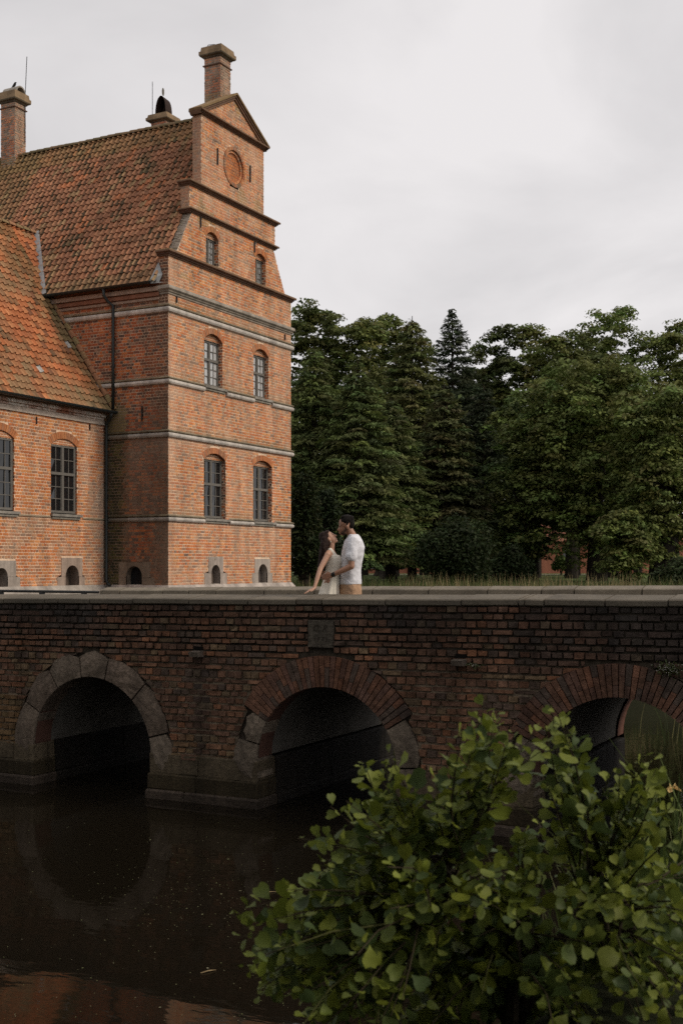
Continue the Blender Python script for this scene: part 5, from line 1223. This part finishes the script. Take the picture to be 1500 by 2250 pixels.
def person(px, d, label):
    b = ray_at(px, d); o = thing('person', label, 'person', (b.x, b.y, DECK)); o.rotation_euler = (0, 0, YAW); return o
# ---- man: white T-shirt, tan shorts, looking down at the woman, left hand on her waist
man = person(768, 16.6, 'dark-haired man in white T-shirt and tan shorts holding the woman by the waist')
sk = []
sk += [ell((-.052, 0, 1.682), (.098, .076, .105), (0, -.25, 0)), ell((-.085, 0, 1.610), (.066, .058, .075), (0, -.2, 0)), ell((-.098, 0, 1.548), (.040, .036, .032), (0, .3, 0)),
       cap((-.138, 0, 1.632), (-.158, 0, 1.592), .011, .016, 8), ell((-.150, 0, 1.588), (.016, .017, .011)), ell((-.128, 0, 1.648), (.022, .052, .012)), ell((-.134, 0, 1.560), (.018, .024, .010)), ell((-.131, 0, 1.545), (.016, .022, .009)),
       ell((-.030, -.077, 1.628), (.022, .012, .034), (0, -.25, 0)), ell((-.030, .077, 1.628), (.022, .012, .034), (0, -.25, 0)),
       cap((.052, 0, 1.48), (-.012, 0, 1.60), .064, .056)]
sk += [loft([(.86, .01, 0, .11, .16), (1.0, .01, 0, .11, .15), (1.25, .035, 0, .12, .17), (1.40, .05, 0, .11, .18), (1.50, .055, 0, .06, .10)])]
eL, wL = (.02, -.262, 1.092), (-.238, -.215, .972)
sk += [cap((.035, -.205, 1.43), eL, .052, .043), cap(eL, (-.10, -.245, 1.035), .045, .040), cap((-.10, -.245, 1.035), wL, .040, .028)]
hand(wL, (-1, .30, -.22), (.1, 1, -.1), .185, .35, sk, thumb=-1)
eR, wR = (.02, .262, 1.10), (-.22, .235, 1.00)
sk += [cap((.035, .205, 1.43), eR, .052, .043), cap(eR, wR, .043, .028)]; hand(wR, (-1, -.35, -.1), (.1, -1, 0), .185, .35, sk, thumb=1)
for s in (-1, 1):
    sk += [cap((.02, s*.095, .86), (-.005, s*.10, .50), .085, .058), cap((-.005, s*.10, .50), (.012, s*.10, .33), .056, .055), cap((.012, s*.10, .33), (.015, s*.10, .09), .052, .036), cap((.02, s*.10, .06), (-.10, s*.11, .035), .034, .03)]
blob('body', sk, M['skin_m'], man, .0075, 2)
sh = [loft([(.845, .012, 0, .150, .195), (.90, .012, 0, .150, .195), (1.0, .008, 0, .146, .188), (1.10, .018, 0, .145, .186), (1.25, .040, 0, .153, .203), (1.36, .052, 0, .150, .218), (1.44, .056, 0, .126, .210), (1.495, .056, 0, .090, .150), (1.53, .048, 0, .066, .085)], 28)]
for s in (-1, 1): sh += [cap((.045, s*.175, 1.435), (.020, s*.240, 1.225), .078, .082)]
blob('t_shirt', sh, M['shirt'], man, .008, 2, .022)
so_ = [loft([(.70, .012, 0, .155, .20), (.80, .012, 0, .15, .195), (.87, .012, 0, .140, .185), (.93, .012, 0, .135, .175)], 24)]
for s in (-1, 1): so_ += [cap((.015, s*.098, .80), (.0, s*.104, .52), .105, .092)]
blob('shorts', so_, M['shorts'], man, .008, 2, .024)
hr = [ell((-.040, 0, 1.722), (.100, .083, .082), (0, -.25, 0)), ell((-.108, .008, 1.742), (.036, .050, .026), (0, -.5, 0)), ell((-.095, -.03, 1.768), (.04, .03, .025), (0, -.3, 0)), ell((.020, 0, 1.672), (.050, .071, .080), (0, .2, 0)), ell((-.035, .012, 1.772), (.068, .052, .034)), ell((.015, -.02, 1.750), (.045, .045, .04)), cap((-.028, -.072, 1.70), (-.038, -.074, 1.650), .014, .008, 6), cap((-.028, .072, 1.70), (-.038, .074, 1.650), .014, .008, 6)]
blob('hair', hr, M['hair_m'], man, .006, 1, .022)
bd = [ell((-.094, 0, 1.552), (.045, .042, .034), (0, .3, 0)), cap((-.042, -.066, 1.612), (-.085, -.050, 1.556), .014, .022, 8), cap((-.042, .066, 1.612), (-.085, .050, 1.556), .014, .022, 8), ell((-.137, 0, 1.574), (.013, .026, .006))]
blob('beard', bd, M['beard'], man, .006, 2)
for s in (-1, 1): blob('eyebrow', [cap((-.142, s*.014, 1.655), (-.122, s*.050, 1.658), .006, .004, 6)], M['hair_m'], man, .004, 1)
for s in (-1, 1): blob('eye', [ell((-.130, s*.030, 1.634), (.010, .012, .006))], M['hair_m'], man, .004, 1)
wv = Vector(eL).lerp(Vector(wL), .93); ax = (Vector(wL)-Vector(eL)).normalized()
blob('wristwatch', [cap(wv-ax*.012, wv+ax*.012, .033, .033, 12), ell(wv+Vector((-.0, -.030, .012)), (.02, .012, .02))], M['iron'], man, .005, 1)
for s in (-1, 1): blob('shoe', [cap((.05, s*.10, .045), (-.12, s*.115, .035), .042, .036), ell((-.04, s*.108, .018), (.14, .045, .018))], M['shoe'], man, .008, 2)
# ---- woman: cream sleeveless dress, long dark hair, face turned up, right hand on the coping
wom = person(724.5, 16.6, 'woman in cream sleeveless dress with long dark hair, hand on the bridge coping')
T = .62                                              # head tipped back
def hp(x, y, z): c, s = math.cos(T), math.sin(T); return (-.018+x*c-z*s, y, 1.475+x*s+z*c)
sk = [ell(hp(0, 0, .012), (.088, .069, .100), (0, -T, 0)), ell(hp(.030, 0, -.045), (.058, .050, .062), (0, -T, 0)), ell(hp(.062, 0, -.088), (.026, .026, .022)), cap(hp(.086, 0, .005), hp(.106, 0, -.028), .007, .012, 8),
      ell(hp(.084, 0, -.058), (.013, .020, .007), (0, -T, 0)), ell(hp(.080, 0, -.070), (.013, .019, .007), (0, -T, 0)), ell(hp(.080, 0, .022), (.014, .045, .010), (0, -T, 0)), ell(hp(-.004, -.069, -.018), (.018, .010, .028), (0, -T, 0)), ell(hp(-.004, .069, -.018), (.018, .010, .028), (0, -T, 0)),
      cap((.012, 0, 1.27), (.022, 0, 1.405), .050, .046), loft([(.95, .03, 0, .09, .125), (1.10, .045, 0, .09, .135), (1.22, .036, 0, .085, .15), (1.285, .018, 0, .060, .125), (1.32, .012, 0, .045, .06)])]
sk += [cap((-.012, -.118, 1.272), (-.028, -.158, 1.245), .046, .046), cap((-.012, .118, 1.272), (-.02, .155, 1.245), .046, .046)]
eW, wW = (-.125, -.262, 1.060), (-.205, -.405, .795)
sk += [cap((-.028, -.158, 1.245), eW, .043, .034), cap(eW, (-.155, -.315, .965), .035, .033), cap((-.155, -.315, .965), wW, .033, .021)]
hand(wW, (-.88, -.32, -.42), (.2, .05, -1), .165, .12, sk, .9, thumb=1)
eV, wV = (.10, .24, 1.16), (.27, .245, 1.20)
sk += [cap((-.02, .155, 1.245), eV, .042, .034), cap(eV, wV, .034, .022)]; hand(wV, (1, -.2, .2), (0, -1, 0), .16, .3, sk, thumb=-1)
for s in (-1, 1): sk += [cap((.0, s*.08, .88), (-.01, s*.08, .48), .08, .052), cap((-.01, s*.08, .48), (-.015, s*.08, .09), .05, .03), cap((-.015, s*.08, .06), (.09, s*.085, .03), .03, .024)]
blob('body', sk, M['skin_w'], wom, .0065, 2)
dr = [loft([(.40, -.02, 0, .235, .26), (.70, -.008, 0, .150, .20), (.86, .016, 0, .118, .165), (.965, .032, 0, .100, .138), (1.05, .044, 0, .104, .145), (1.15, .056, 0, .116, .158), (1.205, .052, 0, .110, .158), (1.245, .040, 0, .094, .148)], 66, .05, 11)]
dr += [ell((.10, -.062, 1.165), (.060, .062, .062)), ell((.10, .062, 1.165), (.060, .062, .062))]
for s in (-1, 1): dr += [cap((.085, s*.085, 1.20), (.006, s*.098, 1.318), .044, .030, 8), cap((.006, s*.100, 1.318), (-.05, s*.085, 1.20), .030, .040, 8)]
blob('dress', dr, M['dress'], wom, .009, 2, .008)
blob('waistband', [loft([(.945, .030, 0, .108, .146), (.955, .030, 0, .110, .149), (.985, .034, 0, .110, .149), (.995, .034, 0, .108, .146)], 28)], M['dress'], wom, .009, 1)
hr = [ell(hp(-.030, 0, .035), (.090, .080, .094), (0, -T, 0)), ell(hp(-.055, 0, -.02), (.060, .076, .085), (0, -T, 0)), ell(hp(.02, 0, .085), (.055, .060, .032), (0, -T, 0))]
for (y, z1, dx) in ((-.055, 1.10, -.01), (-.02, 1.02, -.035), (.02, 1.03, -.03), (.055, 1.10, -.01), (-.075, 1.16, .02), (.075, 1.16, .02)):
    hr += [cap((-.075, y*.9, 1.46), (-.088+dx*.4, y*1.25, 1.29), .050, .046, 10), cap((-.088+dx*.4, y*1.25, 1.29), (-.128+dx, y*1.5, z1), .046, .016, 10)]
hr += [cap((-.045, -.070, 1.45), (-.045, -.085, 1.30), .030, .022, 8), cap((-.045, -.085, 1.30), (-.075, -.11, 1.17), .022, .008, 8)]
rh = random.Random(6)
for k in range(14):
    y = rh.uniform(-.09, .09); a = Vector((-.10+rh.uniform(-.03, .03), y, 1.33)); b = a+Vector((rh.uniform(-.05, .02), rh.uniform(-.03, .03), -.15)); c = b+Vector((rh.uniform(-.05, .03), rh.uniform(-.03, .03), -.13))
    hr += [cap(a, b, .018, .014, 6), cap(b, c, .014, .006, 6)]
blob('hair', hr, M['hair_w'], wom, .007, 1, .034)
for s in (-1, 1): blob('eye', [cap(hp(.082, s*.018, .008), hp(.074, s*.042, .008), .005, .004, 6)], M['hair_w'], wom, .004, 1); blob('eyebrow', [cap(hp(.086, s*.014, .030), hp(.076, s*.046, .030), .004, .003, 6)], M['hair_w'], wom, .004, 1)
blob('earring', [ell(hp(.0, -.080, -.055), (.008, .006, .012))], mat_plain('pearl', (.8, .7, .55), .3, .5), wom, .003, 1)
for s in (-1, 1): blob('shoe', [cap((-.045, s*.08, .035), (.10, s*.087, .026), .033, .028)], M['shoe'], wom, .008, 2)
